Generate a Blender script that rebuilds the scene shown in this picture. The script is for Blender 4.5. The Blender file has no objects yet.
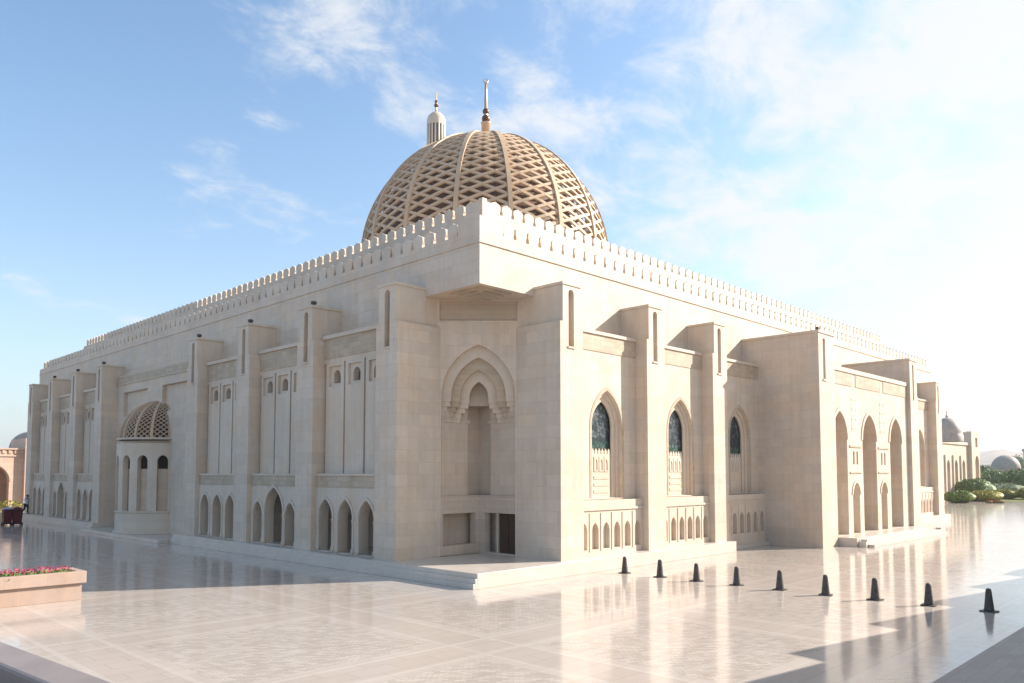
import bpy, bmesh, math, random
from math import pi, sin, cos, tan, atan, atan2, sqrt, radians
from mathutils import Vector, Matrix
from mathutils.geometry import tessellate_polygon
random.seed(7)

# ------------------------------------------------------------------ camera, sky, sun, exposure
SC = bpy.context.scene
COL = SC.collection
cam_d = bpy.data.cameras.new('camera')
cam = bpy.data.objects.new('camera', cam_d); COL.objects.link(cam)
CAMPOS = Vector((-21.545, -22.963, 4.2))
yaw = pi/4 - 0.0104; pitch = 0.0592
fwv = Vector((cos(yaw)*cos(pitch), sin(yaw)*cos(pitch), sin(pitch)))
cam.location = CAMPOS
cam.rotation_euler = fwv.to_track_quat('-Z', 'Y').to_euler()
cam_d.sensor_fit = 'HORIZONTAL'; cam_d.sensor_width = 36.0
cam_d.lens = 36.0*778.15/1024
cam_d.shift_y = (427.22-341.5)/1024
cam_d.clip_start = 0.1; cam_d.clip_end = 20000
SC.camera = cam

SUN_EL = radians(29.0)
SAZ = Vector((0.862, -0.507)).normalized()
TO_SUN = Vector((SAZ.x*cos(SUN_EL), SAZ.y*cos(SUN_EL), sin(SUN_EL)))
sun_d = bpy.data.lights.new('sun', 'SUN'); sun_d.energy = 4.8; sun_d.angle = radians(0.5)
sun_d.color = (1.0, 0.92, 0.82)
sun = bpy.data.objects.new('sun', sun_d); COL.objects.link(sun)
sun.rotation_euler = (-TO_SUN).to_track_quat('-Z', 'Y').to_euler()
sun.location = TO_SUN*300

W = bpy.data.worlds.new('World'); SC.world = W; W.use_nodes = True
def world_nodes():
    nt = W.node_tree; N = nt.nodes; L = nt.links; N.clear()
    out = N.new('ShaderNodeOutputWorld'); bg = N.new('ShaderNodeBackground'); bg.inputs[1].default_value = 0.122
    L.new(bg.outputs[0], out.inputs[0])
    sky = N.new('ShaderNodeTexSky'); sky.sky_type = 'NISHITA'; sky.sun_disc = False
    sky.sun_elevation = SUN_EL; sky.sun_rotation = atan2(SAZ.x, SAZ.y)
    sky.altitude = 20; sky.air_density = 1.0; sky.dust_density = 1.6; sky.ozone_density = 1.3
    tc = N.new('ShaderNodeTexCoord'); sep = N.new('ShaderNodeSeparateXYZ'); L.new(tc.outputs['Generated'], sep.inputs[0])
    def M(op, a, b=None, clamp=False):
        n = N.new('ShaderNodeMath'); n.operation = op; n.use_clamp = clamp
        for i, v in enumerate((a, b)):
            if v is None: continue
            if isinstance(v, (int, float)): n.inputs[i].default_value = v
            else: L.new(v, n.inputs[i])
        return n.outputs[0]
    z = M('MAXIMUM', sep.outputs[2], 0.0)
    den = M('ADD', z, 0.22)
    px = M('DIVIDE', sep.outputs[0], den); py = M('DIVIDE', sep.outputs[1], den)
    # cirrus veil: rotated and stretched noise on a flat cloud sheet
    comb = N.new('ShaderNodeCombineXYZ'); L.new(px, comb.inputs[0]); L.new(py, comb.inputs[1])
    mp = N.new('ShaderNodeMapping'); mp.inputs['Rotation'].default_value = (0, 0, radians(-38)); mp.inputs['Scale'].default_value = (1.0, 1.35, 1)
    mp.inputs['Location'].default_value = (-1.905, 2.391, 0)
    L.new(comb.outputs[0], mp.inputs[0])
    def noise(scale, detail, rough, dist, loc):
        m2 = N.new('ShaderNodeMapping'); m2.inputs['Location'].default_value = loc; L.new(mp.outputs[0], m2.inputs[0])
        n = N.new('ShaderNodeTexNoise'); n.inputs['Scale'].default_value = scale; n.inputs['Detail'].default_value = detail
        n.inputs['Roughness'].default_value = rough; n.inputs['Distortion'].default_value = dist
        L.new(m2.outputs[0], n.inputs['Vector']); return n.outputs['Fac']
    big = noise(1.3, 4, .5, .2, (0, 0, 0)); fine = noise(5.0, 12, .66, .35, (5, 2, 1))
    side = M('ADD', M('MULTIPLY', sep.outputs[0], .707), M('MULTIPLY', sep.outputs[1], -.707))   # towards the sun's side of the sky
    dens = M('ADD', M('ADD', M('MULTIPLY', big, .62), M('MULTIPLY', fine, .48)), M('MULTIPLY', side, .20))
    rp = N.new('ShaderNodeMapRange'); rp.interpolation_type = 'SMOOTHSTEP'
    rp.inputs['From Min'].default_value = .515; rp.inputs['From Max'].default_value = .69
    L.new(dens, rp.inputs['Value'])
    cl = M('MULTIPLY', rp.outputs[0], .92)
    # thin milky haze low over the horizon, thicker on the sun side
    hz = M('POWER', M('SUBTRACT', 1.0, z, True), 5.5)
    sd = N.new('ShaderNodeMapRange'); sd.inputs['From Min'].default_value = -.55; sd.inputs['From Max'].default_value = .62
    sd.inputs['To Min'].default_value = .62; sd.inputs['To Max'].default_value = 1.0; L.new(side, sd.inputs['Value'])
    hzf = M('MULTIPLY', hz, sd.outputs[0], True)
    mx1 = N.new('ShaderNodeMix'); mx1.data_type = 'RGBA'; L.new(cl, mx1.inputs[0])
    mul = N.new('ShaderNodeMix'); mul.data_type = 'RGBA'; mul.blend_type = 'MULTIPLY'; mul.inputs[0].default_value = 1
    L.new(sky.outputs[0], mul.inputs[6]); mul.inputs[7].default_value = SKYMUL
    L.new(mul.outputs[2], mx1.inputs[6]); mx1.inputs[7].default_value = CLOUD
    mx2 = N.new('ShaderNodeMix'); mx2.data_type = 'RGBA'; L.new(hzf, mx2.inputs[0]); L.new(mx1.outputs[2], mx2.inputs[6]); mx2.inputs[7].default_value = HAZEC
    L.new(mx2.outputs[2], bg.inputs[0])
SKYMUL = (.86, 1.0, 1.05, 1)
CLOUD = (3.75, 3.8, 3.85, 1)
HAZEC = (3.5, 3.58, 3.7, 1)
world_nodes()
SC.view_settings.view_transform = 'Standard'; SC.view_settings.look = 'None'; SC.view_settings.gamma = 1
SC.view_settings.use_curve_mapping = False
SC.view_settings.exposure = 1.04
SC.cycles.max_bounces = 8; SC.cycles.use_denoising = True
SC.cycles.sample_clamp_indirect = 6

# ------------------------------------------------------------------ materials
MATS = {}
class NT:
    def __init__(s, name, rough=.6, spec=.5):
        m = bpy.data.materials.new(name); m.use_nodes = True; s.m = m; s.t = m.node_tree; s.N = s.t.nodes; s.L = s.t.links
        s.b = s.N['Principled BSDF']; s.b.inputs['Roughness'].default_value = rough
        s.b.inputs['Specular IOR Level'].default_value = spec
        s.g = s.N.new('ShaderNodeNewGeometry'); MATS[name] = m
        s.sep = s.N.new('ShaderNodeSeparateXYZ'); s.L.new(s.g.outputs['Position'], s.sep.inputs[0])
    def val(s, sock, v):
        if isinstance(v, (int, float)): sock.default_value = v
        elif isinstance(v, (tuple, list)): sock.default_value = tuple(v)+((1,) if len(v) == 3 and len(sock.default_value) == 4 else ())
        else: s.L.new(v, sock)
    def math(s, op, a, b=None, clamp=False):
        n = s.N.new('ShaderNodeMath'); n.operation = op; n.use_clamp = clamp; s.val(n.inputs[0], a)
        if b is not None: s.val(n.inputs[1], b)
        return n.outputs[0]
    def vec(s, x, y, z=0.0):
        n = s.N.new('ShaderNodeCombineXYZ'); s.val(n.inputs[0], x); s.val(n.inputs[1], y); s.val(n.inputs[2], z); return n.outputs[0]
    def noise(s, scale, detail=4, rough=.5, vec=None, dist=0):
        n = s.N.new('ShaderNodeTexNoise'); n.inputs['Scale'].default_value = scale; n.inputs['Detail'].default_value = detail
        n.inputs['Roughness'].default_value = rough; n.inputs['Distortion'].default_value = dist
        s.L.new(vec if vec is not None else s.g.outputs['Position'], n.inputs['Vector']); return n.outputs['Fac']
    def ramp(s, f, lo, hi, a=0.0, b=1.0):
        n = s.N.new('ShaderNodeMapRange'); s.val(n.inputs['Value'], f)
        for k, v in zip(('From Min', 'From Max', 'To Min', 'To Max'), (lo, hi, a, b)): n.inputs[k].default_value = v
        return n.outputs[0]
    def mix(s, f, a, b, mode='MIX'):
        n = s.N.new('ShaderNodeMix'); n.data_type = 'RGBA'; n.blend_type = mode
        s.val(n.inputs[0], f); s.val(n.inputs[6], a); s.val(n.inputs[7], b); return n.outputs[2]
    def white(s, vec):
        n = s.N.new('ShaderNodeTexWhiteNoise'); s.L.new(vec, n.inputs['Vector']); return n.outputs['Value']
    def color(s, c): s.val(s.b.inputs['Base Color'], c); return s
    def rough(s, c): s.val(s.b.inputs['Roughness'], c); return s
    def bump(s, h, strength=.3, dist=.02):
        n = s.N.new('ShaderNodeBump'); n.inputs['Strength'].default_value = strength; n.inputs['Distance'].default_value = dist
        s.val(n.inputs['Height'], h); s.L.new(n.outputs[0], s.b.inputs['Normal'])

def stone(name, base, bw=1.15, bh=.52, joint=.42, var=.075, rough=.62, along='sum'):
    s = NT(name, rough, .35)
    x = s.math('ADD', s.sep.outputs[0], s.sep.outputs[1]) if along == 'sum' else s.math('SUBTRACT', s.sep.outputs[0], s.sep.outputs[1])
    br = s.N.new('ShaderNodeTexBrick'); br.inputs['Scale'].default_value = 1
    br.inputs['Brick Width'].default_value = bw; br.inputs['Row Height'].default_value = bh; br.inputs['Mortar Size'].default_value = .008
    br.inputs['Mortar Smooth'].default_value = .3
    br.inputs['Color1'].default_value = (0, 0, 0, 1); br.inputs['Color2'].default_value = (1, 1, 1, 1); br.inputs['Mortar'].default_value = (.5, .5, .5, 1)
    s.L.new(s.vec(x, s.sep.outputs[2]), br.inputs['Vector'])
    tone = s.ramp(br.outputs['Color'], 0, 1, 1-var, 1+var*.5)
    n1 = s.noise(.35, 5, .55); n2 = s.noise(3.5, 6, .6)
    t2 = s.math('MULTIPLY', tone, s.ramp(n1, .3, .7, .93, 1.05)); t3 = s.math('MULTIPLY', t2, s.ramp(n2, .3, .7, .95, 1.035))
    streak = s.noise(1.0, 5, .6, s.vec(s.math('MULTIPLY', x, 2.2), s.math('MULTIPLY', s.sep.outputs[2], .16)))
    t3 = s.math('MULTIPLY', t3, s.ramp(streak, .42, .68, 1.02, .925))
    warm = s.mix(s.ramp(s.noise(.8, 3), .4, .65), (base[0], base[1], base[2]), (base[0]*1.03, base[1]*.97, base[2]*.90))
    v = s.N.new('ShaderNodeVectorMath'); v.operation = 'SCALE'; s.L.new(warm, v.inputs[0]); s.L.new(t3, v.inputs['Scale'])
    jf = s.math('MULTIPLY', br.outputs['Fac'], joint)
    s.color(s.mix(jf, v.outputs[0], (base[0]*.55, base[1]*.5, base[2]*.45)))
    s.bump(s.math('SUBTRACT', s.math('MULTIPLY', n2, .3), br.outputs['Fac']), .25, .02)
    return s.m
STONE = (.61, .52, .43)
stone('sandstone', STONE)
stone('sandstone_diagonal', (.60, .505, .415), along='diff', joint=.35)
stone('smooth_stone', (.615, .53, .44), bw=2.4, bh=5, joint=.3, var=.06)
stone('carved_stone', (.49, .405, .31), bw=.5, bh=.24, joint=.45, var=.14)
stone('warm_stone', (.58, .43, .345), bw=1.2, bh=.5, joint=.3)
stone('dome_stone', (.55, .41, .285), bw=3, bh=3, joint=.1, var=.05)
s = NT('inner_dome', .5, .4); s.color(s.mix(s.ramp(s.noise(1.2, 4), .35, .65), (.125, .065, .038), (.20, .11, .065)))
stone('pink_stone', (.43, .325, .27), bw=1.2, bh=.56, joint=.3)
s = NT('grey_dome', .6, .3); s.color(s.mix(s.ramp(s.noise(1.5, 4), .35, .65), (.33, .285, .25), (.41, .36, .315)))
s = NT('dark_inner', .6, .3); s.color((.07, .042, .03))
s = NT('dark_opening', .8, .2); s.color((.035, .028, .024))
s = NT('dark_door', .45, .4); s.color(s.mix(s.ramp(s.noise(14, 3, .5, s.vec(s.math('MULTIPLY', s.sep.outputs[1], 6), s.sep.outputs[2])), .4, .6), (.045, .026, .018), (.07, .04, .026)))
s = NT('bronze', .35, .5); s.color((.12, .055, .035)); s.b.inputs['Metallic'].default_value = .6
s = NT('gilded', .3, .5); s.color((.60, .42, .26)); s.b.inputs['Metallic'].default_value = .5
s = NT('stained_glass', .3, .25)
vor = s.N.new('ShaderNodeTexVoronoi'); vor.inputs['Scale'].default_value = 6.5; s.L.new(s.g.outputs['Position'], vor.inputs['Vector'])
zz = s.sep.outputs[2]
gcol = s.mix(s.ramp(zz, 5.55, 5.75), (.012, .075, .05), (.03, .045, .055))
gcol2 = s.mix(s.ramp(s.white(vor.outputs['Position']), .35, .95), gcol, (.13, .15, .16))
ved = s.N.new('ShaderNodeTexVoronoi'); ved.feature = 'DISTANCE_TO_EDGE'; ved.inputs['Scale'].default_value = 6.5; s.L.new(s.g.outputs['Position'], ved.inputs['Vector'])
s.color(s.mix(s.ramp(ved.outputs['Distance'], .02, .07, 1, 0), gcol2, (.01, .01, .012)))
s = NT('plinth_marble', .28, .5); s.color(s.mix(s.ramp(s.noise(1.3, 5), .35, .65), (.54, .475, .41), (.60, .535, .465)))

# polished plaza paving: a 7 m grid of plain bands, fields of small mosaic slabs, all laid along the facades
s = NT('polished_marble', .1, .37)
X, Y = s.sep.outputs[0], s.sep.outputs[1]
def cell(a, per, off):
    return s.math('WRAP', s.math('ADD', a, off), 0) if False else s.math('PINGPONG', s.math('ADD', a, off), per/2)
ax = cell(X, 7.0, 1.2); ay = cell(Y, 7.0, 2.0)                     # distance to the nearest band axis
band = s.math('MAXIMUM', s.math('LESS_THAN', ax, .55), s.math('LESS_THAN', ay, .55))
edge = s.math('MAXIMUM', s.math('LESS_THAN', s.math('ABSOLUTE', s.math('SUBTRACT', ax, .62)), .07), s.math('LESS_THAN', s.math('ABSOLUTE', s.math('SUBTRACT', ay, .62)), .07))
br = s.N.new('ShaderNodeTexBrick'); br.inputs['Scale'].default_value = 1; br.inputs['Brick Width'].default_value = .24; br.inputs['Row Height'].default_value = .105
br.inputs['Mortar Size'].default_value = .006; br.inputs['Color1'].default_value = (0, 0, 0, 1); br.inputs['Color2'].default_value = (1, 1, 1, 1); br.inputs['Mortar'].default_value = (.4, .4, .4, 1)
s.L.new(s.vec(s.math('MULTIPLY', s.math('ADD', X, s.math('MULTIPLY', Y, -1)), .7071), s.math('MULTIPLY', s.math('ADD', X, Y), .7071)), br.inputs['Vector'])
br2 = s.N.new('ShaderNodeTexBrick'); br2.inputs['Scale'].default_value = 1; br2.inputs['Brick Width'].default_value = 1.1; br2.inputs['Row Height'].default_value = .55; br2.inputs['Mortar Size'].default_value = .009
br2.inputs['Color1'].default_value = (0, 0, 0, 1); br2.inputs['Color2'].default_value = (1, 1, 1, 1); br2.inputs['Mortar'].default_value = (.2, .2, .2, 1)
s.L.new(s.vec(X, Y), br2.inputs['Vector'])
mos = s.mix(s.ramp(br.outputs['Color'], 0.1, .95), (.435, .375, .325), (.54, .475, .42))
slab_c = s.mix(br2.outputs['Color'], (.485, .42, .368), (.515, .45, .397))
field_big = s.math('LESS_THAN', s.math('MAXIMUM', s.math('SUBTRACT', 3.5, ax), s.math('SUBTRACT', 3.5, ay)), 2.55)
c1 = s.mix(field_big, slab_c, mos)
c2 = s.mix(band, c1, s.mix(br2.outputs['Color'], (.462, .395, .342), (.49, .42, .366)))
c3 = s.mix(edge, c2, (.525, .465, .41))
st = s.ramp(s.noise(.22, 6, .6), .3, .7, .93, 1.06)
v = s.N.new('ShaderNodeVectorMath'); v.operation = 'SCALE'; s.L.new(c3, v.inputs[0]); s.L.new(st, v.inputs['Scale'])
jo = s.math('MULTIPLY', s.math('MAXIMUM', br2.outputs['Fac'], s.math('MULTIPLY', br.outputs['Fac'], field_big)), .55)
s.color(s.mix(jo, v.outputs[0], (.3, .25, .2)))
s.rough(s.math('ADD', s.ramp(s.noise(.5, 5, .6), .3, .7, .06, .12), s.math('MULTIPLY', br.outputs['Color'], .04)))
s.bump(s.noise(1.1, 3, .5), .03, .03)
s = NT('dark_granite', .45, .4)
br = s.N.new('ShaderNodeTexBrick'); br.inputs['Scale'].default_value = 1; br.inputs['Brick Width'].default_value = .6; br.inputs['Row Height'].default_value = .3; br.inputs['Mortar Size'].default_value = .01
br.inputs['Color1'].default_value = (.17, .14, .13, 1); br.inputs['Color2'].default_value = (.27, .22, .20, 1); br.inputs['Mortar'].default_value = (.12, .10, .095, 1)
s.L.new(s.vec(s.sep.outputs[0], s.sep.outputs[1]), br.inputs['Vector']); s.color(s.mix(s.ramp(s.noise(9, 6, .65), .35, .65), br.outputs['Color'], (.2, .165, .15)))
s = NT('parapet_cap', .5, .4); s.color(s.mix(s.ramp(s.noise(3, 5), .35, .65), (.20, .165, .155), (.26, .215, .20)))
s = NT('brown_granite', .6, .3); s.color(s.mix(s.ramp(s.noise(25, 5), .35, .65), (.045, .03, .024), (.08, .055, .042)))
s = NT('rubber', .55, .4); s.color(s.mix(s.ramp(s.noise(9, 4), .35, .65), (.05, .04, .037), (.085, .07, .064)))
s = NT('lawn', .9, .2); s.color(s.mix(s.ramp(s.noise(.6, 6), .35, .65), (.10, .12, .03), (.16, .17, .05)))
s = NT('hill_rock', .95, .1); s.color(s.mix(s.ramp(s.noise(.012, 6, .6), .35, .65), (.20, .17, .14), (.33, .28, .23)))
s = NT('bark', .9, .2); s.color((.10, .07, .05))
s = NT('red_plastic', .5, .4); s.color((.085, .010, .016))
s = NT('pale_lilac', .7, .3); s.color((.42, .38, .50))
s = NT('black_rubber', .6, .3); s.color((.02, .02, .022))
s = NT('skin', .5, .4); s.color((.30, .17, .11))
s = NT('white_cotton', .8, .2); s.color((.70, .71, .76))
s = NT('dark_cotton', .85, .2); s.color((.02, .02, .025))
s = NT('hair', .6, .3); s.color((.012, .01, .009))
def leafmat(name, a, b):
    s = NT(name, .55, .3); s.color(s.mix(s.ramp(s.white(s.vec(s.math('FLOOR', s.math('MULTIPLY', s.sep.outputs[0], 2.5)), s.math('FLOOR', s.math('MULTIPLY', s.sep.outputs[1], 2.5)), s.math('FLOOR', s.math('MULTIPLY', s.sep.outputs[2], 3)))), 0, 1), a, b))
    return s
leafmat('leaf_dark', (.07, .125, .025), (.15, .21, .05)); leafmat('leaf_mid', (.12, .18, .04), (.22, .28, .07))
leafmat('leaf_yellow', (.22, .21, .035), (.36, .34, .07)); leafmat('leaf_grey', (.13, .17, .085), (.22, .26, .14))
def petal(name, a, b):
    s = NT(name, .6, .3); s.color(s.mix(s.ramp(s.white(s.vec(s.math('FLOOR', s.math('MULTIPLY', s.sep.outputs[0], 11)), s.math('FLOOR', s.math('MULTIPLY', s.sep.outputs[1], 11)), 0.0)), 0, 1), a, b))
petal('petal_pink', (.30, .02, .07), (.50, .12, .17)); petal('petal_magenta', (.14, .01, .06), (.34, .03, .12)); petal('petal_red', (.5, .03, .03), (.65, .1, .06))

# ------------------------------------------------------------------ mesh helpers
class MB:
    def __init__(s): s.v = []; s.f = []; s.smooth = []
    def add(s, vs, fs, smooth=False):
        o = len(s.v); s.v += [tuple(p) for p in vs]; s.f += [tuple(o+i for i in f) for f in fs]; s.smooth += [smooth]*len(fs); return s
    def box(s, a, b):
        x0, x1 = sorted((a[0], b[0])); y0, y1 = sorted((a[1], b[1])); z0, z1 = sorted((a[2], b[2]))
        return s.add([(x0,y0,z0),(x1,y0,z0),(x1,y1,z0),(x0,y1,z0),(x0,y0,z1),(x1,y0,z1),(x1,y1,z1),(x0,y1,z1)],
                     [(0,3,2,1),(4,5,6,7),(0,1,5,4),(1,2,6,5),(2,3,7,6),(3,0,4,7)])
    def slab(s, outer, holes, T, t0, t1):
        """polygon with holes in (a,z), pushed from depth t0 to t1; T maps (a, depth, z) to the world"""
        loops = [[Vector((p[0], p[1], 0)) for p in l] for l in [outer]+list(holes)]
        flat = [p for l in loops for p in l]; n = len(flat)
        tris = tessellate_polygon(loops)
        vs = [T(p.x, t0, p.y) for p in flat]+[T(p.x, t1, p.y) for p in flat]
        fs = [tuple(t) for t in tris]+[tuple(i+n for i in reversed(t)) for t in tris]
        o = 0
        for l in loops:
            m = len(l)
            for i in range(m):
                j = (i+1) % m; fs.append((o+i, o+j, n+o+j, n+o+i))
            o += m
        return s.add(vs, fs)
    def prism(s, pts, z0, z1):
        n = len(pts); tris = tessellate_polygon([[Vector((p[0], p[1], 0)) for p in pts]])
        vs = [(p[0], p[1], z0) for p in pts]+[(p[0], p[1], z1) for p in pts]
        return s.add(vs, [tuple(t) for t in tris]+[tuple(i+n for i in t) for t in tris]+[(i, (i+1) % n, n+(i+1) % n, n+i) for i in range(n)])
    def lathe(s, prof, seg, c, a0=0, a1=2*pi, smooth=True):
        full = abs(a1-a0-2*pi) < 1e-6; k = seg if full else seg+1; vs = []; fs = []
        for r, z in prof:
            for i in range(k):
                a = a0+(a1-a0)*i/seg; vs.append((c[0]+r*cos(a), c[1]+r*sin(a), c[2]+z))
        for j in range(len(prof)-1):
            for i in range(seg):
                i2 = (i+1) % k; fs.append((j*k+i, j*k+i2, (j+1)*k+i2, (j+1)*k+i))
        return s.add(vs, fs, smooth)
    def sweep(s, path, frames, w, h, closed_ends=True):
        """rectangular bar along path; frames = list of (side, up) unit vectors"""
        vs = []; fs = []; n = len(path)
        for p, (sd, up) in zip(path, frames):
            for a, b in ((-1, -1), (1, -1), (1, 1), (-1, 1)): vs.append(p+sd*(a*w/2)+up*(b*h/2))
        for i in range(n-1):
            for k in range(4):
                k2 = (k+1) % 4; fs.append((i*4+k, i*4+k2, (i+1)*4+k2, (i+1)*4+k))
        fs += [(0, 1, 2, 3), tuple((n-1)*4+k for k in (3, 2, 1, 0))]
        return s.add(vs, fs)
    def tube(s, pts, radii, seg=8):
        vs = []; fs = []; n = len(pts)
        for i, p in enumerate(pts):
            p = Vector(p); d = (Vector(pts[min(i+1, n-1)])-Vector(pts[max(i-1, 0)])).normalized()
            a = d.orthogonal().normalized(); b = d.cross(a)
            for k in range(seg): vs.append(p+(a*cos(2*pi*k/seg)+b*sin(2*pi*k/seg))*radii[i])
        for i in range(n-1):
            for k in range(seg):
                k2 = (k+1) % seg; fs.append((i*seg+k, i*seg+k2, (i+1)*seg+k2, (i+1)*seg+k))
        fs += [tuple(range(seg))[::-1], tuple((n-1)*seg+k for k in range(seg))]
        return s.add(vs, fs, True)
    def mesh(s, name, mat, recalc=True, bevel=0):
        me = bpy.data.meshes.new(name); me.from_pydata([tuple(v) for v in s.v], [], s.f); me.update()
        if recalc:
            bm = bmesh.new(); bm.from_mesh(me); bmesh.ops.recalc_face_normals(bm, faces=bm.faces); bm.to_mesh(me); bm.free()
        if len(me.polygons) == len(s.smooth):
            for p, sm in zip(me.polygons, s.smooth): p.use_smooth = sm
        me.materials.append(MATS[mat]); return me
    def build(s, name, mat, parent=None, recalc=True, bevel=0):
        o = bpy.data.objects.new(name, s.mesh(name, mat, recalc)); COL.objects.link(o)
        if parent is not None: o.parent = parent; o.matrix_parent_inverse = Matrix.Translation(-world_loc(parent))
        if bevel:
            bv = o.modifiers.new('bevel', 'BEVEL'); bv.width = bevel; bv.segments = 2; bv.limit_method = 'ANGLE'; bv.harden_normals = False
        return o
def world_loc(o):
    p = Vector(o.location)
    return p if o.parent is None else (world_loc(o.parent)+p if o.get('rel') else p+Vector((0, 0, 0)))
def tag(o, label=None, cat=None, group=None, kind=None):
    if label: o['label'] = label
    if cat: o['category'] = cat
    if group: o['group'] = group
    if kind: o['kind'] = kind
    return o
def empty(name, loc, label, cat, group=None):
    o = bpy.data.objects.new(name, None); COL.objects.link(o); o.location = loc; o.empty_display_size = .3
    return tag(o, label, cat, group)
def link_child(name, me, parent, loc=(0, 0, 0), rz=0):
    o = bpy.data.objects.new(name, me); COL.objects.link(o); o.parent = parent; o.location = loc; o.rotation_euler = (0, 0, rz); return o
TR = {'L': lambda a, p, z: (p, a, z), 'R': lambda a, p, z: (a, p, z)}
def shift(T, da): return lambda a, p, z: T(a+da, p, z)
def rect(a0, a1, z0, z1): return [(a0, z0), (a1, z0), (a1, z1), (a0, z1)]
def arch(c, w, z0, zs, za, n=9):
    h = za-zs; d = (h*h-w*w)/(2*w); R = w+d
    pts = [(c-w, z0), (c+w, z0)]
    t1 = math.acos(max(-1, min(1, d/R)))
    for i in range(n+1):
        t = t1*i/n; pts.append((c-d+R*cos(t), zs+R*sin(t)))
    for i in range(n-1, -1, -1):
        t = t1*i/n; pts.append((c+d-R*cos(t), zs+R*sin(t)))
    return pts
def arch_ring(mb, T, c, w, zs, za, wid, t0, t1, z0=None, n=10):
    """moulding band around an arch"""
    def curve(ww, zza):
        return arch(c, ww, zs if z0 is None else z0, zs, zza, n)[(2 if z0 is None else 1):] if z0 is None else arch(c, ww, z0, zs, zza, n)[1:]+[(c-ww, z0)]
    a = curve(w, za); b = curve(w+wid, za+wid*1.25)
    mb.slab(b+a[::-1], [], T, t0, t1)

# ------------------------------------------------------------------ setting
def ground_sheet():
    m = MB(); m.add([(-400, -400, 0), (400, -400, 0), (400, 400, 0), (-400, 400, 0)], [(0, 1, 2, 3)])
    o = m.build('plaza', 'polished_marble', recalc=False); tag(o, kind='structure')
    m = MB(); m.add([(-4500, -4500, -.3), (4500, -4500, -.3), (4500, 4500, -.3), (-4500, 4500, -.3)], [(0, 1, 2, 3)])
    tag(m.build('ground', 'hill_rock', recalc=False), kind='structure')
    m = MB(); m.add([(-12, -60, .004), (60, -60, .004), (60, -17.86, .004), (-12, -17.86, .004)], [(0, 1, 2, 3)])
    tag(m.build('pavement', 'dark_granite', recalc=False), kind='structure')
    m = MB(); m.add([(112, -60, .006), (400, -60, .006), (400, 12.2, .006), (112, 12.2, .006)], [(0, 1, 2, 3)])
    m.add([(131.5, 12.2, .006), (400, 12.2, .006), (400, 300, .006), (131.5, 300, .006)], [(0, 1, 2, 3)])
    tag(m.build('lawn', 'lawn', recalc=False), kind='structure')
ground_sheet()

# ------------------------------------------------------------------ the mosque
P = 1.64; Z0 = .55; ZC = 12.37; ZS = 10.66
LX, LY = 58.6, 62.2
mosque = empty('mosque', (0, 0, 0), 'huge cream stone mosque with latticed dome and toothed parapets beside the polished plaza', 'mosque')
RB = [3.14, 9.49, 15.62]; LB = [3.33, 9.94, 16.38, 22.84]; BW = 1.5

def body():
    m = MB(); c = 4.76
    m.prism([(c, 0), (LX, 0), (LX, LY), (0, LY), (0, c), (c, c)], 3.62, 11.98); q = 2.4
    m.prism([(c, 0.002), (LX-.002, 0.002), (LX-.002, LY-.002), (q, LY-.002), (q, c), (c, c)], 0, 3.617)
    for y0, y1 in ((4.45, LB[0]+BW-.02), (LB[1]+.02, LB[1]+BW-.02), (LB[2]+.02, LB[2]+BW-.02), (LB[3]+.02, 40.8), (45.42, 46.8), (51.62, 53.0), (57.62, LY-.004)): m.box((.79, y0, 0.003), (q-.003, y1, 3.616))
    m.build('lower_wall', 'sandstone', mosque)
    m = MB(); m.prism([(0, 0), (LX, 0), (LX, LY), (0, LY)], 11.983, 13.69)
    m.prism([(-.05, -.05), (LX+.05, -.05), (LX+.05, LY+.05), (-.05, LY+.05)], 13.693, 13.76)
    m.build('upper_wall', 'sandstone', mosque)
    # parapet wall under the lower merlons, open inside
    m = MB(); t = .42
    for a, b in (((0, 0), (LX, t)), ((0, LY-t), (LX, LY)), ((0, t+.003), (t, LY-t-.003)), ((LX-t, t+.003), (LX, LY-t-.003))):
        m.box((a[0], a[1], 13.763), (b[0], b[1], 14.22))
    m.build('parapet', 'sandstone', mosque)
    s = 2.8; m = MB(); m.prism([(s, s), (LX-s-.4, s), (LX-s-.4, LY-s-.6), (s, LY-s-.6)], 13.763, 16.42); m.build('upper_parapet', 'sandstone', mosque)
body()

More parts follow.
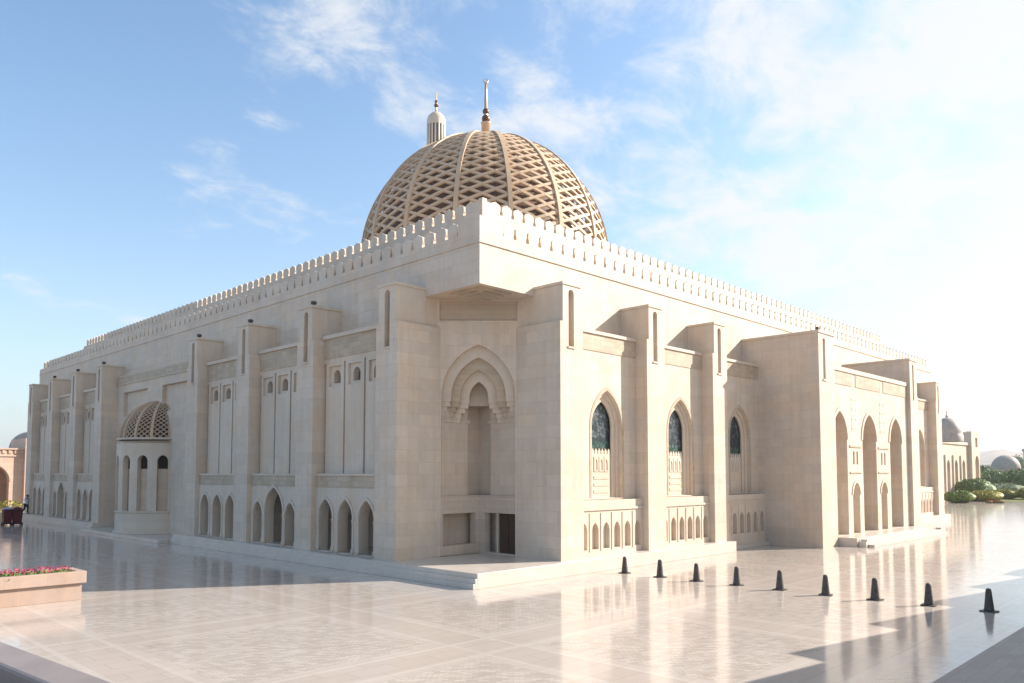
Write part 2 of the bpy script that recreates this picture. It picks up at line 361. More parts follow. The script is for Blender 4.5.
def merlon_mesh(w, h, t):
    pts = [(-w*.44, 0), (w*.44, 0), (w*.44, h*.26), (w*.5, h*.42), (w*.5, h*.66)]
    for i in range(1, 6): pts.append((w*.5*cos(pi/2*i/6), h*.66+h*.26*sin(pi/2*i/6)))
    pts.append((0, h)); full = pts+[(-x, z) for x, z in pts[-2:1:-1]]
    m = MB(); m.slab(full, [], lambda a, p, z: (a, p, z), -t/2, t/2); return m
def merlons():
    runs = []
    sp = .79
    for i in range(1, int((LX-.9)/sp)): runs.append(('low', (1.0+sp*i, .2, 14.22), 0))
    for i in range(1, int((LY-.9)/sp)): runs.append(('low', (.2, 1.0+sp*i, 14.22), pi/2))
    s = 2.8
    for i in range(int((LX-2*s-1.2)/.775)): runs.append(('up', (s+.95+.775*i, s+.2, 16.42), 0))
    for i in range(int((LY-2*s-1.4)/.775)): runs.append(('up', (s+.2, s+.95+.775*i, 16.42), pi/2))
    runs.sort(key=lambda r: (Vector(r[1])-CAMPOS).length)
    mb = {'low': merlon_mesh(.675, .67, .21), 'up': merlon_mesh(.655, .63, .20)}
    me = {k: v.mesh('merlon', 'smooth_stone') for k, v in mb.items()}
    rest = MB()
    for i, (k, loc, rz) in enumerate(runs):
        if i < 98: link_child('merlon', me[k], mosque, loc, rz)
        else:
            Mx = Matrix.Translation(loc) @ Matrix.Rotation(rz, 4, 'Z')
            rest.add([Mx @ Vector(v) for v in mb[k].v], mb[k].f)
    o = rest.build('distant_merlons', 'smooth_stone', mosque); o['kind'] = 'stuff'
    # corner posts, taller than the merlons
    for a, w, z0, z1, t in ((0, 1.34, 14.222, 14.86, .42), (2.8, .58, 16.422, 17.02, .36)):
        m = MB(); e = w*.72
        m.prism([(a, a), (a+w, a), (a+w, a+t), (a+t, a+t), (a+t, a+w), (a, a+w)], z0, z1-.16)
        q = .12; m.prism([(a+q*.4, a+q*.4), (a+w-q*2, a+q*.4), (a+w-q*2, a+t-q*.6), (a+t-q*.6, a+t-q*.6), (a+t-q*.6, a+w-q*2), (a+q*.4, a+w-q*2)], z1-.157, z1)
        m.build('corner_merlon', 'smooth_stone', mosque)
merlons()

def buttress(side, a0, near=True, pfront=P, w=BW, depth0=0.0, ztop=ZC, zb=0.0, slits=1):
    """shaft, stepped cap and tall slit; a0 = edge nearer the corner"""
    T = TR[side]; a1 = a0+w; m = MB()
    b = lambda a, c, p, q, z, y: m.box(T(a, p, z), T(c, q, y))
    sc = (a0+a1)/2-.03; hw = .18; zs0 = ztop-2.75; zs1 = ztop-.28; rec = .9
    b(a0, a1, -pfront+rec, depth0, zb, ZS)                                     # core of the shaft
    m.slab(rect(a0, a1, zb, ZS-.003), [[(sc+hw, ZS-.003), (sc+hw, zs0), (sc-hw, zs0), (sc-hw, ZS-.003)][::-1]] if False else [], T, -pfront, -pfront+.003) if False else None
    # front skin of the shaft with the lower half of the slit cut as a notch
    m.slab([(a0, zb), (a1, zb), (a1, ZS), (sc+hw, ZS), (sc+hw, zs0), (sc-hw, zs0), (sc-hw, ZS), (a0, ZS)], [], T, -pfront, -pfront+rec-.003)
    if side == 'L' and depth0 < .1: m.box(T(a0, .003, zb), T(a1, .787, 3.6))
    o = m.build('buttress', 'sandstone', mosque)
    i0 = .17; m = MB()
    m.box(T(a0+i0, -pfront+rec, ZS+.003), T(a1-i0, depth0, ztop-.12))
    top = [(sc+hw*cos(t), zs1-hw+hw*sin(t)) for t in [pi*k/8 for k in range(9)]]
    m.slab([(a0+i0, ZS+.003), (sc-hw, ZS+.003)]+top[::-1]+[(sc+hw, ZS+.003), (a1-i0, ZS+.003), (a1-i0, ztop-.12), (a0+i0, ztop-.12)], [], T, -pfront, -pfront+rec-.003)
    m.box(T(a0+i0-.05, -pfront-.04, ztop-.117), T(a1-i0+.05, depth0, ztop))
    m.build('cap', 'smooth_stone', o)
    m = MB(); m.box(T(sc-hw-.06, -pfront-.05, zs0-.08), T(sc+hw+.06, -pfront-.003, zs0-.003)); m.build('sill', 'smooth_stone', o)
    return o
for a in RB[1:]+[41.58, 47.7]: buttress('R', a)
buttress('R', 54.1)
for a in LB[1:]+[39.4, 45.4, 51.6, 57.6]: buttress('L', a)
# corner piers: their inner sides run back into the re-entrant corner
buttress('L', LB[0], depth0=.77); buttress('R', RB[0], depth0=.96)

def corner_niche():
    root_m = MB(); yL, xR = 3.53, 3.34; d = 4.76
    T = lambda x, y, z: (x, y, z)
    # V-shaped back walls with recess on the left, door opening on the right, and the deep slot in the middle
    zl0, zl1 = .98, 2.40
    m = MB()
    mL = lambda a, p, z: (a, yL+p, z)
    mR = lambda a, p, z: (xR+p, a, z)
    sl = .74                                   # slot reaches this far out from the corner
    m.slab(rect(.772, xR-sl, 3.2, 9.0), [], mL, 0, .5); m.slab(rect(.962, yL-sl, 3.2, 9.0), [], mR, 0, .5)
    m.slab(rect(xR-sl, xR+.9, 3.2, 9.0), [], mL, .34, .5); m.slab(rect(yL-sl, yL+.9, 3.2, 9.0), [], mR, .34, .5)
    m.slab([(.772, Z0), (xR, Z0), (xR, 3.197), (.772, 3.197)], [rect(1.05, xR-.32, zl0, zl1)], mL, -.08, .28)
    m.slab([(.962, Z0), (yL-.083, Z0), (yL-.083, 3.197), (.962, 3.197)], [rect(1.05, yL-.42, Z0+.06, zl1)], mR, -.08, .28)
    m.box((.772, yL-.12, 2.95), (xR-.12, yL-.082, 3.12)); m.box((xR-.12, .962, 2.95), (xR-.082, yL-.123, 3.12))
    m.slab(rect(.9, xR+.5, zl0-.1, zl1+.1), [], mL, .62, .9)
    m.slab(rect(xR-.5, xR+.3, Z0, 3.1), [], mL, .285, .6) if False else None
    m.box((.78, yL+.285, zl0-.12), (xR-.2, yL+.61, zl0-.003))
    m.slab(rect(.9, yL+.2, Z0, 3.0), [], mR, .62, .9); m.box((xR+.02, 2.32, Z0), (xR+.60, 2.42, 2.7))
    n = m.build('corner_niche', 'sandstone_diagonal', mosque)
    m = MB(); m.slab(rect(.97, 2.317, Z0+.004, zl1+.06), [], mR, .12, .2)
    m.slab(rect(1.1, 1.66, Z0+.1, zl1-.1), [], mR, .09, .117); m.slab(rect(1.72, 2.27, Z0+.1, zl1-.1), [], mR, .09, .117)
    m.build('door', 'dark_door', n)
    # squinch: nested pointed arches stepping back over the corner
    c = 4.1; A = Vector((.772, 3.328, 0)); B = Vector((3.138, .962, 0)); U = (B-A).normalized(); N = Vector((1, 1, 0)).normalized(); half = (B-A).length/2; Mid = (A+B)/2
    Td = lambda a, p, z: tuple(Mid+U*a+N*p+Vector((0, 0, z)))
    zs = 7.62
    orders = [(1.64, 9.93), (1.22, 9.39), (.83, 8.85), (.43, 8.36)]
    m = MB()
    hh = half+.26; m.slab([(-hh, zs), (-1.64, zs)]+arch(0, 1.64, zs, zs, 9.93, 12)[2:][::-1][1:-1]+[(1.64, zs), (hh, zs), (hh, 11.977), (-hh, 11.977)], [rect(-half-.06, half+.06, 11.0, 11.9)], Td, 0, .26)
    cp = MB(); cp.slab(rect(-half-.15, half+.15, 10.95, 11.95), [], Td, .09, .258)
    m.slab(rect(-half-.2, -1.64, Z0, zs-.003), [], Td, 0, .3); m.slab(rect(1.64, half+.2, Z0, zs-.003), [], Td, 0, .3)
    m.build('squinch_wall', 'sandstone_diagonal', n); cp.build('carved_panel', 'carved_stone', n)
    for i, (w, za) in enumerate(orders[1:]):
        m = MB(); p0 = .262+.27*i; ow = orders[i][0]+.3; oz = orders[i][1]+.3
        m.slab([(-ow, zs-.02*i), (-w, zs-.02*i)]+arch(0, w, zs-.02*i, zs, za, 12)[2:][::-1][1:-1]+[(w, zs-.02*i), (ow, zs-.02*i)]+arch(0, ow, zs, zs, oz, 12)[3:-1], [], Td, p0, p0+.268)
        for k in range(5):                     # corbel courses under the springing, each stepping back to the jamb
            e = .05*k+.10*(k > 1)+.06*i*(k > 2)
            for sgn in (-1, 1):
                l, r = sorted((sgn*(w+e), sgn*1.66))
                if r-l > .04: m.slab(rect(l, r, zs-.02*i-.003-.22*k-.217, zs-.02*i-.003-.22*k), [], Td, p0+.012+.03*k, p0+.30)
        m.build('arch_moulding', 'carved_stone' if i % 2 else 'smooth_stone', n)
    m = MB(); m.slab([(-.75, 7.3), (.75, 7.3), (.75, 9.2), (-.75, 9.2)], [], Td, 1.5, 1.55); m.build('arch_back', 'sandstone_diagonal', n)
    m = MB()
    for k in range(3): m.box((.75, 3.40-.0, 6.55+.0) if False else (.78, yL-.05, 6.5-.14*k*0+.0), (xR-.64, yL-.003, 6.62)) if k == 0 else None
    m.box((xR-.05, .97, 6.5), (xR-.003, yL-.64, 6.62)); m.build('string_course', 'smooth_stone', n)
    # soffit of the overhang with stepped carving
    m = MB()
    for k in range(4):
        r = 1.9-.42*k
        m.prism([(.35+.3*k, .35+.3*k), (.35+.3*k+r, .35+.3*k), (.35+.3*k, .35+.3*k+r)], 11.98-.003-.06*(k+1), 11.98-.003-.06*k-.003*(k > 0))
    m.build('soffit', 'carved_stone', n)
corner_niche()

def plinth():
    m = MB(); f = 2.04
    m.box((-f, -2.1, 0), (17.0, 3.3, Z0)); m.box((-f, 3.303, 0), (-.003, 24.85, Z0)); m.box((17.003, -1.25, 0), (21.9, -.003, Z0-.18)); pb = MB(); pb.box((-2.9, 24.96, 0), (-.003, 39.15, .21)); pb.build('plinth', 'plinth_marble', mosque, bevel=.012)
    m.box((3.3, -.0, 0), (4.7, 4.7, Z0)); m.box((-.5, 3.303, 0.003), (4.7, 4.7, Z0-.002)) if False else None
    for k in (1, 2):
        m.box((-f-.10*k, -2.1+.003*k, 0), (-f-.10*(k-1)-.002, 24.85, Z0-.18*k))
    pb = MB(); pb.box((38.9, -2.0, 0), (56.2, -.003, Z0)); pb.build('plinth', 'plinth_marble', mosque, bevel=.012); pb = MB(); pb.box((-f, 39.3, 0), (-.003, 60.5, Z0)); pb.box((-f-.12, 39.3, 0), (-f-.002, 60.5, .3)); pb.build('plinth', 'plinth_marble', mosque, bevel=.012)
    m.box((17.003, -1.6, 0), (21.9, -1.253, .2))
    m.build('plinth', 'plinth_marble', mosque, bevel=.012)
plinth()

# --- left facade bays: arcade below, panelled wall above
def left_bay(a0, a1, big):
    T = TR['L']; c = (a0+a1)/2; w = a1-a0; pl = -1.40; pu = -1.0; g = .003
    m = MB()
    if big: arches = [(c, w*.185, 2.15, 3.46), (c-w*.335, w*.10, 1.95, 2.72), (c+w*.335, w*.10, 1.95, 2.72)]
    else: arches = [(c+s*w*.322, w*.112, 2.1, 2.98) for s in (-1, 0, 1)]
    m.slab(rect(a0+g, a1-g, Z0, 3.53), [arch(x, hw, Z0+.03, zs, za) for x, hw, zs, za in arches], T, pl, pl+.5)
    o = m.build('arcade_wall', 'smooth_stone', mosque)
    m = MB(); m.box(T(a0+g, 1.6, 0), T(a1-g, 1.8, 3.6)); m.box(T(a0+g, pl+.503, 0), T(a1-g, 1.597, Z0-.01)); m.build('arcade_back_wall', 'sandstone', o)
    for x, hw, zs, za in arches:
        m = MB(); arch_ring(m, T, x, hw+.02, zs, za+.02, .12, pl-.05, pl-.002); m.build('arch_moulding', 'smooth_stone', o)
    for x, hw, zs, za in arches:
        for s in (-1, 1):
            m = MB(); q = T(x+s*(hw+.05), pl-.01, 0)
            m.lathe([(.0, Z0), (.10, Z0), (.10, Z0+.22), (.062, Z0+.28), (.058, zs-.2), (.085, zs-.06), (.085, zs), (0, zs)], 8, (q[0], q[1], 0)); m.build('colonnette', 'smooth_stone', o)
    # carved band and ledge
    m = MB(); m.box(T(a0+g, pl+.02, 3.533), T(a1-g, -.003, 4.08)); o2 = m.build('carved_band', 'carved_stone', mosque)
    m = MB(); m.box(T(a0+g, pl-.03, 4.083), T(a1-g, -.003, 4.19)); m.build('ledge', 'smooth_stone', o2)
    # panels
    m = MB(); pw = w*.322; holes = []; gap = .07
    m.box(T(a0+g, pu+.5, 4.193), T(a1-g, -.003, 9.72)); m.box(T(a0+g, pu, 9.50), T(a1-g, pu+.497, 9.72))
    ob = m.build('panel_wall', 'sandstone', mosque)
    for s in (-1, 0, 1):
        x = c+s*pw; l = max(x-pw/2+gap, a0+.06); r = min(x+pw/2-gap, a1-.06); m = MB()
        m.slab(rect(l, r, 4.193, 9.497), [rect(x-.52, x+.52, 8.36, 9.34)], T, pu, pu+.12)
        m.slab(rect(l, r, 4.193, 9.497), [arch(x, .29, 8.52, 8.86, 9.16)], T, pu+.123, pu+.46)
        pn = m.build('panel', 'smooth_stone', ob)
        m = MB(); m.slab(rect(x-.36, x+.36, 8.45, 9.25), [], T, pu+.463, pu+.49); m.build('window', 'dark_opening', pn)
    # upper band and ledge
    m = MB(); m.box(T(a0+g, pu-.03, 9.723), T(a1-g, -.003, 10.68)); o3 = m.build('carved_band', 'carved_stone', mosque)
    m = MB(); m.box(T(a0+g, pu-.14, 10.683), T(a1-g, -.003, 10.86)); m.build('ledge', 'smooth_stone', o3)
for i, (a, b) in enumerate(((LB[0]+BW, LB[1]), (LB[1]+BW, LB[2]), (LB[2]+BW, LB[3]), (40.82, 45.4), (46.82, 51.6), (53.02, 57.6))):
    left_bay(a, b, i in (1, 4))

# --- right facade bays: tall pointed window over a blind balustrade
def right_bay(a0, a1):
    T = TR['R']; c = (a0+a1)/2+.08; g = .003; pl = -1.3; pu = -.95
    m = MB(); m.slab(rect(a0+g, a1-g, 3.02, 9.78), [arch(c+.06, 1.13, 3.06, 6.3, 8.02, 12)], T, pu, pu+.16)
    o = m.build('bay_wall', 'sandstone', mosque)
    m = MB()
    m.slab(rect(c-1.6, c+1.6, 3.03, 8.4), [arch(c+.03, .97, 3.07, 6.35, 7.82, 12)], T, pu+.163, pu+.25)
    m.slab(rect(c-1.5, c+1.5, 3.03, 8.3), [arch(c, .74, 3.08, 6.4, 7.54, 12)], T, pu+.253, pu+.34)
    m.build('window_reveal', 'smooth_stone', o)
    m = MB(); arch_ring(m, T, c+.06, 1.15, 6.3, 8.05, .13, pu-.02, pu-.002, z0=3.1); m.build('window_surround', 'carved_stone', o)
    m = MB(); m.slab(arch(c, .76, 5.2, 6.4, 7.55, 12), [], T, pu+.41, pu+.44); gl = m.build('stained_glass_window', 'stained_glass', o)
    m = MB()                                     # carved apron under the glass with a toothed crest
    m.box(T(c-.72, pu+.31, 3.08), T(c+.72, pu+.40, 5.10))
    for k in range(6):
        x = c-.6+.24*k; m.slab([(x-.085, 5.103), (x+.085, 5.103), (x+.085, 5.22), (x, 5.36), (x-.085, 5.22)], [], T, pu+.31, pu+.37)
    for z in (3.3, 3.62, 3.94): m.box(T(c-.55, pu+.285, z), T(c+.55, pu+.307, z+.14))
    for s in (-1, 0, 1): m.slab(rect(c+s*.38-.16, c+s*.38+.16, 4.28, 4.98), [arch(c+s*.38, .085, 4.34, 4.66, 4.86, 5)], T, pu+.28, pu+.307)
    m.build('window_apron', 'smooth_stone', o)
    # balustrade panel
    m = MB(); n = 6; pw = (a1-a0-.04)/n; cs = [a0+.02+pw*(k+.5) for k in range(n)]
    m.slab(rect(a0+g, a1-g, .19, 2.55), [arch(x, .235, Z0+.28, 1.62, 2.02, 6) for x in cs], T, pl, pl+.22)
    m.box(T(a0+g, pl+.223, .2), T(a1-g, -.003, 2.55))
    for k in range(n+1): m.box(T(a0+.02+pw*k-.025 if 0 < k < n else (a0+g if k == 0 else a1-.05), pl-.03, Z0+.2), T(a0+.02+pw*k+.025 if 0 < k < n else (a0+.05 if k == 0 else a1-g), pl-.002, 2.45))
    b = m.build('balustrade', 'smooth_stone', mosque)
    m = MB(); m.box(T(a0+g, pl-.06, 2.553), T(a1-g, -.003, 2.66)); m.box(T(a0+g, pl-.0, 2.663), T(a1-g, -.003, 3.0)); m.build('ledge', 'smooth_stone', b)
    m = MB(); m.box(T(a0+g, pu-.03, 9.783), T(a1-g, -.003, 10.56)); o3 = m.build('carved_band', 'carved_stone', mosque)
    m = MB(); m.box(T(a0+g, pu-.10, 10.563), T(a1-g, -.003, 10.71)); m.build('ledge', 'smooth_stone', o3)
for a, b in ((RB[0]+BW, RB[1]), (RB[1]+BW, RB[2]), (RB[2]+BW, 22.0), (43.0, 47.7), (49.12, 54.1)): right_bay(a, b)

# --- entrance porch on the right facade
def porch():
    T = TR['R']; pf = -4.7; pw = -4.45; zt = 10.5
    m = MB(); xs0, xs1 = 22.0, 24.15; sc = 22.75
    m.box((xs0, pf+.45, 0), (xs1, -.003, ZC-.14)); m.slab([(xs0, 0), (xs1, 0), (xs1, ZC-.14), (xs0, ZC-.14)], [rect(sc-.17, sc+.17, 9.6, 11.95)], T, pf, pf+.447)
    r = m.build('porch_pier', 'sandstone', mosque); m = MB(); m.box((xs0-.06, pf-.05, ZC-.137), (xs1+.05, -.003, ZC)); m.build('cap', 'smooth_stone', r); m = MB(); m.box((sc-.25, pf-.05, 9.5), (sc+.25, pf-.003, 9.597)); m.build('sill', 'smooth_stone', r)
    xe0, xe1 = 37.45, 38.9; sc = 38.15
    m = MB(); m.box((xe0, pf+.45, 0), (xe1, -.003, ZC-.14)); m.slab([(xe0, 0), (xe1, 0), (xe1, ZC-.14), (xe0, ZC-.14)], [rect(sc-.17, sc+.17, 9.4, 11.95)], T, pf, pf+.447)
    r = m.build('porch_pier', 'sandstone', mosque); m = MB(); m.box((xe0-.06, pf-.05, ZC-.137), (xe1+.05, -.003, ZC)); m.build('cap', 'smooth_stone', r)
    big = [(25.35, 1.10), (30.1, 1.18), (34.95, 1.14)]; small = [27.72, 32.5]
    m = MB(); zf = .5
    holes = [arch(x, w, zf+.02, 6.3, 7.93, 12) for x, w in big]+[arch(x, .55, zf+.02, 2.9, 3.62, 8) for x in small]
    for x in small: holes += [rect(x-.42, x-.14, 4.75, 5.55), rect(x+.14, x+.42, 4.75, 5.55)]
    m.slab(rect(xs1+.003, xe0-.003, zf, zt), holes, T, pw, pw+.55)
    holes2 = [arch(x, w, zf+.02, 6.3, 7.93, 12) for x, w in big]
    m.slab(rect(xs1+.003, xe0-.003, zf, zt-.003), holes2, T, pw+.553, pw+1.1)
    w_ = m.build('porch_arcade', 'sandstone', mosque)
    m = MB(); m.box((xs1+.003, -1.2, zf), (xe0-.003, -.003, zt-.2)); m.build('porch_back_wall', 'warm_stone', w_)
    m = MB(); m.box((xs1+.003, pw+.0, zt+.003), (xe0-.003, -.003, zt+.12)); m.box((xs1+.003, pw-.08, zt-.14), (xe0-.003, pw-.003, zt+.12)); m.build('porch_roof', 'smooth_stone', w_)
    for a, b in ((xs1+.1, 27.4), (27.95, 32.2), (32.75, xe0-.1)): m = MB(); m.box((a, pw-.03, 9.55), (b, pw-.003, zt-.2)); m.build('carved_band', 'carved_stone', w_)
    m = MB()
    for x in small:
        m = MB()
        m.box((x-.52, pw-.012, 6.8), (x+.52, pw-.003, 8.9))
        for z in (6.9, 7.5, 8.1, 8.7): m.box((x-.45, pw-.03, z), (x-.12, pw-.003, z+.1)); m.box((x+.12, pw-.03, z), (x+.45, pw-.003, z+.1))
        m.build('carved_relief', 'smooth_stone', w_)
        for z0, z1 in ((5.8, 5.92), (4.2, 4.3)): m = MB(); m.box((x-.95, pw-.05, z0), (x+.95, pw-.003, z1)); m.build('string_course', 'carved_stone', w_)
    for x, w in big: m = MB(); arch_ring(m, T, x, w+.02, 6.3, 7.95, .2, pw-.05, pw-.002); m.build('arch_moulding', 'smooth_stone', w_)
    for x in small: m = MB(); arch_ring(m, T, x, .57, 2.9, 3.64, .14, pw-.05, pw-.002); m.build('arch_moulding', 'smooth_stone', w_)
    for x, w in big: m = MB(); m.slab(arch(x, w*.8, zf+.02, 3.0, 4.0, 8), [], T, -1.26, -1.203); m.build('door', 'dark_door', w_)
    m = MB(); m.box((24.16, -5.75, 0), (39.4, -1.2, zf-.003)); m.box((24.3, -6.2, 0), (38.8, -5.753, .30)); m.box((24.6, -6.55, 0), (38.5, -6.203, .15)); m.box((24.6, -6.15, .303), (24.75, -5.8, .42)); m.box((38.4, -6.15, .303), (38.6, -5.8, .42))
    m.build('porch_steps', 'plinth_marble', w_, bevel=.012)
porch()

# --- lattice dome helper
def dome_lattice(c, R, z_end, nb, slope, bw, bh, shape, name, mat, parent, lat0=0.0, rmin=.1, nseg=26, a0=0, a1=2*pi):
    """crossing bars that climb at a constant slope; shape(lat) -> (r, z)"""
    m = MB(); Cv = Vector(c)
    def pt(lat, th): r, z = shape(lat); return Cv+Vector((r*cos(th), r*sin(th), z))
    lat_end = pi/2*(1-rmin); steps = nseg
    # integrate th over lat: dth = dlat_len/(slope*r)
    lats = [lat0+(lat_end-lat0)*i/(steps*6) for i in range(steps*6+1)]; acc = [0]
    for i in range(len(lats)-1):
        acc.append(slope*(lats[i+1]-lat0))
    for sgn in (-1, 1):
        for k in range(nb):
            path = []; fr = []
            for i in range(0, len(lats), 6):
                th = 2*pi*k/nb+sgn*acc[i]
                p = pt(lats[i], th); e = 1e-3; nrm = (pt(lats[i]+e, th)-p).cross(pt(lats[i], th+e)-p).normalized()
                if nrm.dot(p-Cv) < 0: nrm = -nrm
                path.append(p+nrm*(.012*sgn)); fr.append(nrm)
            frames = []
            for i in range(len(path)):
                d = (path[min(i+1, len(path)-1)]-path[max(i-1, 0)]).normalized(); frames.append((d.cross(fr[i]).normalized(), fr[i]))
            m.sweep(path, frames, bw, bh)
    return m.build(name, mat, parent)
def dome_rib(c, shape, th, w, h, lat1=pi/2*.97, n=24):
    Cv = Vector(c); path = []; fr = []
    for i in range(n+1):
        lat = lat1*i/n; r, z = shape(lat); path.append(Cv+Vector((r*cos(th), r*sin(th), z)))
        e = 1e-3; r2, z2 = shape(lat+e); d = Vector(((r2-r)*cos(th), (r2-r)*sin(th), z2-z)).normalized(); side = Vector((-sin(th), cos(th), 0)); fr.append((side, side.cross(d).normalized()))
    m = MB(); m.sweep(path, fr, w, h); return m

def main_dome():
    c = (29.45, 30.55, 24.35); R = 11.65
    def shape(lat):
        return R*cos(lat)*(1-.02*sin(lat)), (R+.25)*sin(lat)
    d = MB(); d.lathe([(10.9, -10), (11.3, -9.6), (11.3, -2.4), (11.8, -2.2), (11.8, -1.6), (11.5, -1.55), (11.5, 0), (0, 0)], 64, c)
    drum = d.build('drum', 'sandstone', mosque)
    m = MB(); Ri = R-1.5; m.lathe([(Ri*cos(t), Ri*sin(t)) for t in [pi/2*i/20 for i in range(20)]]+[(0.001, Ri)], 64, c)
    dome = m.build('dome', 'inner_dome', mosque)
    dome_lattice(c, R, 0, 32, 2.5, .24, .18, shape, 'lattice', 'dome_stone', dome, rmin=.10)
    az = radians(225.3)
    for k in range(16):
        dome_rib(c, shape, az+radians(11.25+22.5*k), .36, .42, lat1=pi/2*.95).build('rib', 'dome_stone', dome)
    m = MB(); m.lathe([(1.15, R-.02), (1.1, R+.18), (.8, R+.42), (.55, R+.46)], 32, c); m.build('crown', 'dome_stone', dome)
    f = MB(); t = R+.4
    f.lathe([(.0, t), (.44, t), (.42, t+1.7), (.48, t+1.75), (.48, t+1.85), (.2, t+1.9), (.2, t+2.55), (.2, t+3.25), (.16, t+3.3), (.14, t+5.0), (.11, t+5.8), (0, t+5.81)], 20, c)
    fin = f.build('finial', 'gilded', dome)
    for zz, rr in ((t+2.25, .40), (t+2.98, .32)):
        m = MB(); m.lathe([(rr*cos(a), rr*sin(a)+zz) for a in [-pi/2+pi*i/12 for i in range(13)]], 20, c); m.build('finial_ball', 'bronze', fin)
    m = MB(); ring = []                        # small crescent at the tip
    for i in range(15):
        a = radians(105+330*i/14); ring.append((Vector((c[0], c[1], c[2]+t+6.05))+Vector((cos(a)*.20*.707, -cos(a)*.20*.707, sin(a)*.20))))
    m.tube(ring, [.03+.05*sin(pi*i/14) for i in range(15)], 8); m.build('crescent', 'gilded', fin)
main_dome()

# --- mihrab apse on the left facade
def apse():
    T = TR['L']; c = (.3, 32.2, .22); R = 3.05
    m = MB()
    m.slab(rect(24.29, 39.39, 0.0, 11.5), [rect(25.6, 31.0, 8.4, 10.2), rect(33.6, 38.2, 8.4, 10.2)], T, -.5, -.25)
    m.box(T(24.29, -.247, 0), T(39.39, -.003, 11.45)); m.box(T(24.29, -.58, 10.80), T(39.39, -.503, 10.86)); m.build('apse_bay_wall', 'sandstone', mosque)
    m = MB(); m.box(T(24.29, -.56, 10.863), T(39.39, -.503, 11.4)); m.build('carved_band', 'carved_stone', mosque)
    n = 12; A0 = pi/2-.0; step = pi/n
    m = MB(); m.lathe([(R+.12, 0), (R+.12, .16), (R, .2), (R, 1.35), (R+.06, 1.4), (R+.06, 1.5), (R-.5, 1.52)], 36, c, pi/2, 3*pi/2, smooth=False)
    m.lathe([(R-.42, 1.3), (R-.42, 6.15)], 36, c, pi/2, 3*pi/2)
    ap = m.build('apse', 'sandstone', mosque)
    # ring of arched openings
    m = MB(); Tc = lambda a, p, z: (c[0]+(R-p)*cos(pi/2+a/R), c[1]+(R-p)*sin(pi/2+a/R), z); Lc = pi*R; k = 7; cw = Lc*.93/k
    for i in range(k):
        x = cw*(i+.5); N = 8; a0 = cw*i+.002; a1 = cw*(i+1)-.002
        m.slab([(a0+(a1-a0)*j/4, 1.5) for j in range(5)]+[(a1-(a1-a0)*j/4, 6.2) for j in range(5)], [arch(x, .34, 1.3, 5.0, 5.4, 6)], Tc, 0, .38)
    m.slab([(cw*k+.002+(Lc-cw*k)*j/6, 1.5) for j in range(7)]+[(Lc-(Lc-cw*k)*j/6, 6.2) for j in range(7)], [], Tc, .0, .38)
    m.build('apse_arcade', 'smooth_stone', ap)
    for i in range(k):
        x = cw*(i+.5); m = MB(); m.slab(arch(x, .40, 4.5, 5.05, 5.48, 6), [], Tc, .385, .405); m.build('vent', 'dark_opening', ap)
    m = MB(); m.lathe([(R-.1, 6.203), (R+.05, 6.23), (R+.05, 6.33), (R-.05, 6.36), (R-.6, 6.38)], 36, c, pi/2, 3*pi/2); m.build('cornice', 'smooth_stone', ap)
    cz = (c[0], c[1], 6.5); Hd = 2.7
    def shape(lat): return (R-.2)*cos(lat)**.9 if lat < pi/2-1e-4 else .001, Hd*sin(lat)
    m = MB(); m.lathe([(shape(t)[0]*.88, shape(t)[1]*.93) for t in [pi/2*i/14 for i in range(15)]], 36, cz); dm = m.build('apse_dome', 'dark_inner', ap)
    dome_lattice(cz, R, 0, 44, 1.25, .05, .05, shape, 'lattice', 'dome_stone', ap, rmin=.12, nseg=14)
    for i in range(16): dome_rib(cz, shape, 2*pi*i/16+.1, .17, .16, n=14).build('rib', 'dome_stone', ap)
    m = MB(); m.lathe([(.42, Hd-.12), (.5, Hd), (.4, Hd+.12), (0.0, Hd+.16)], 16, cz); m.build('crown', 'dome_stone', ap)
apse()

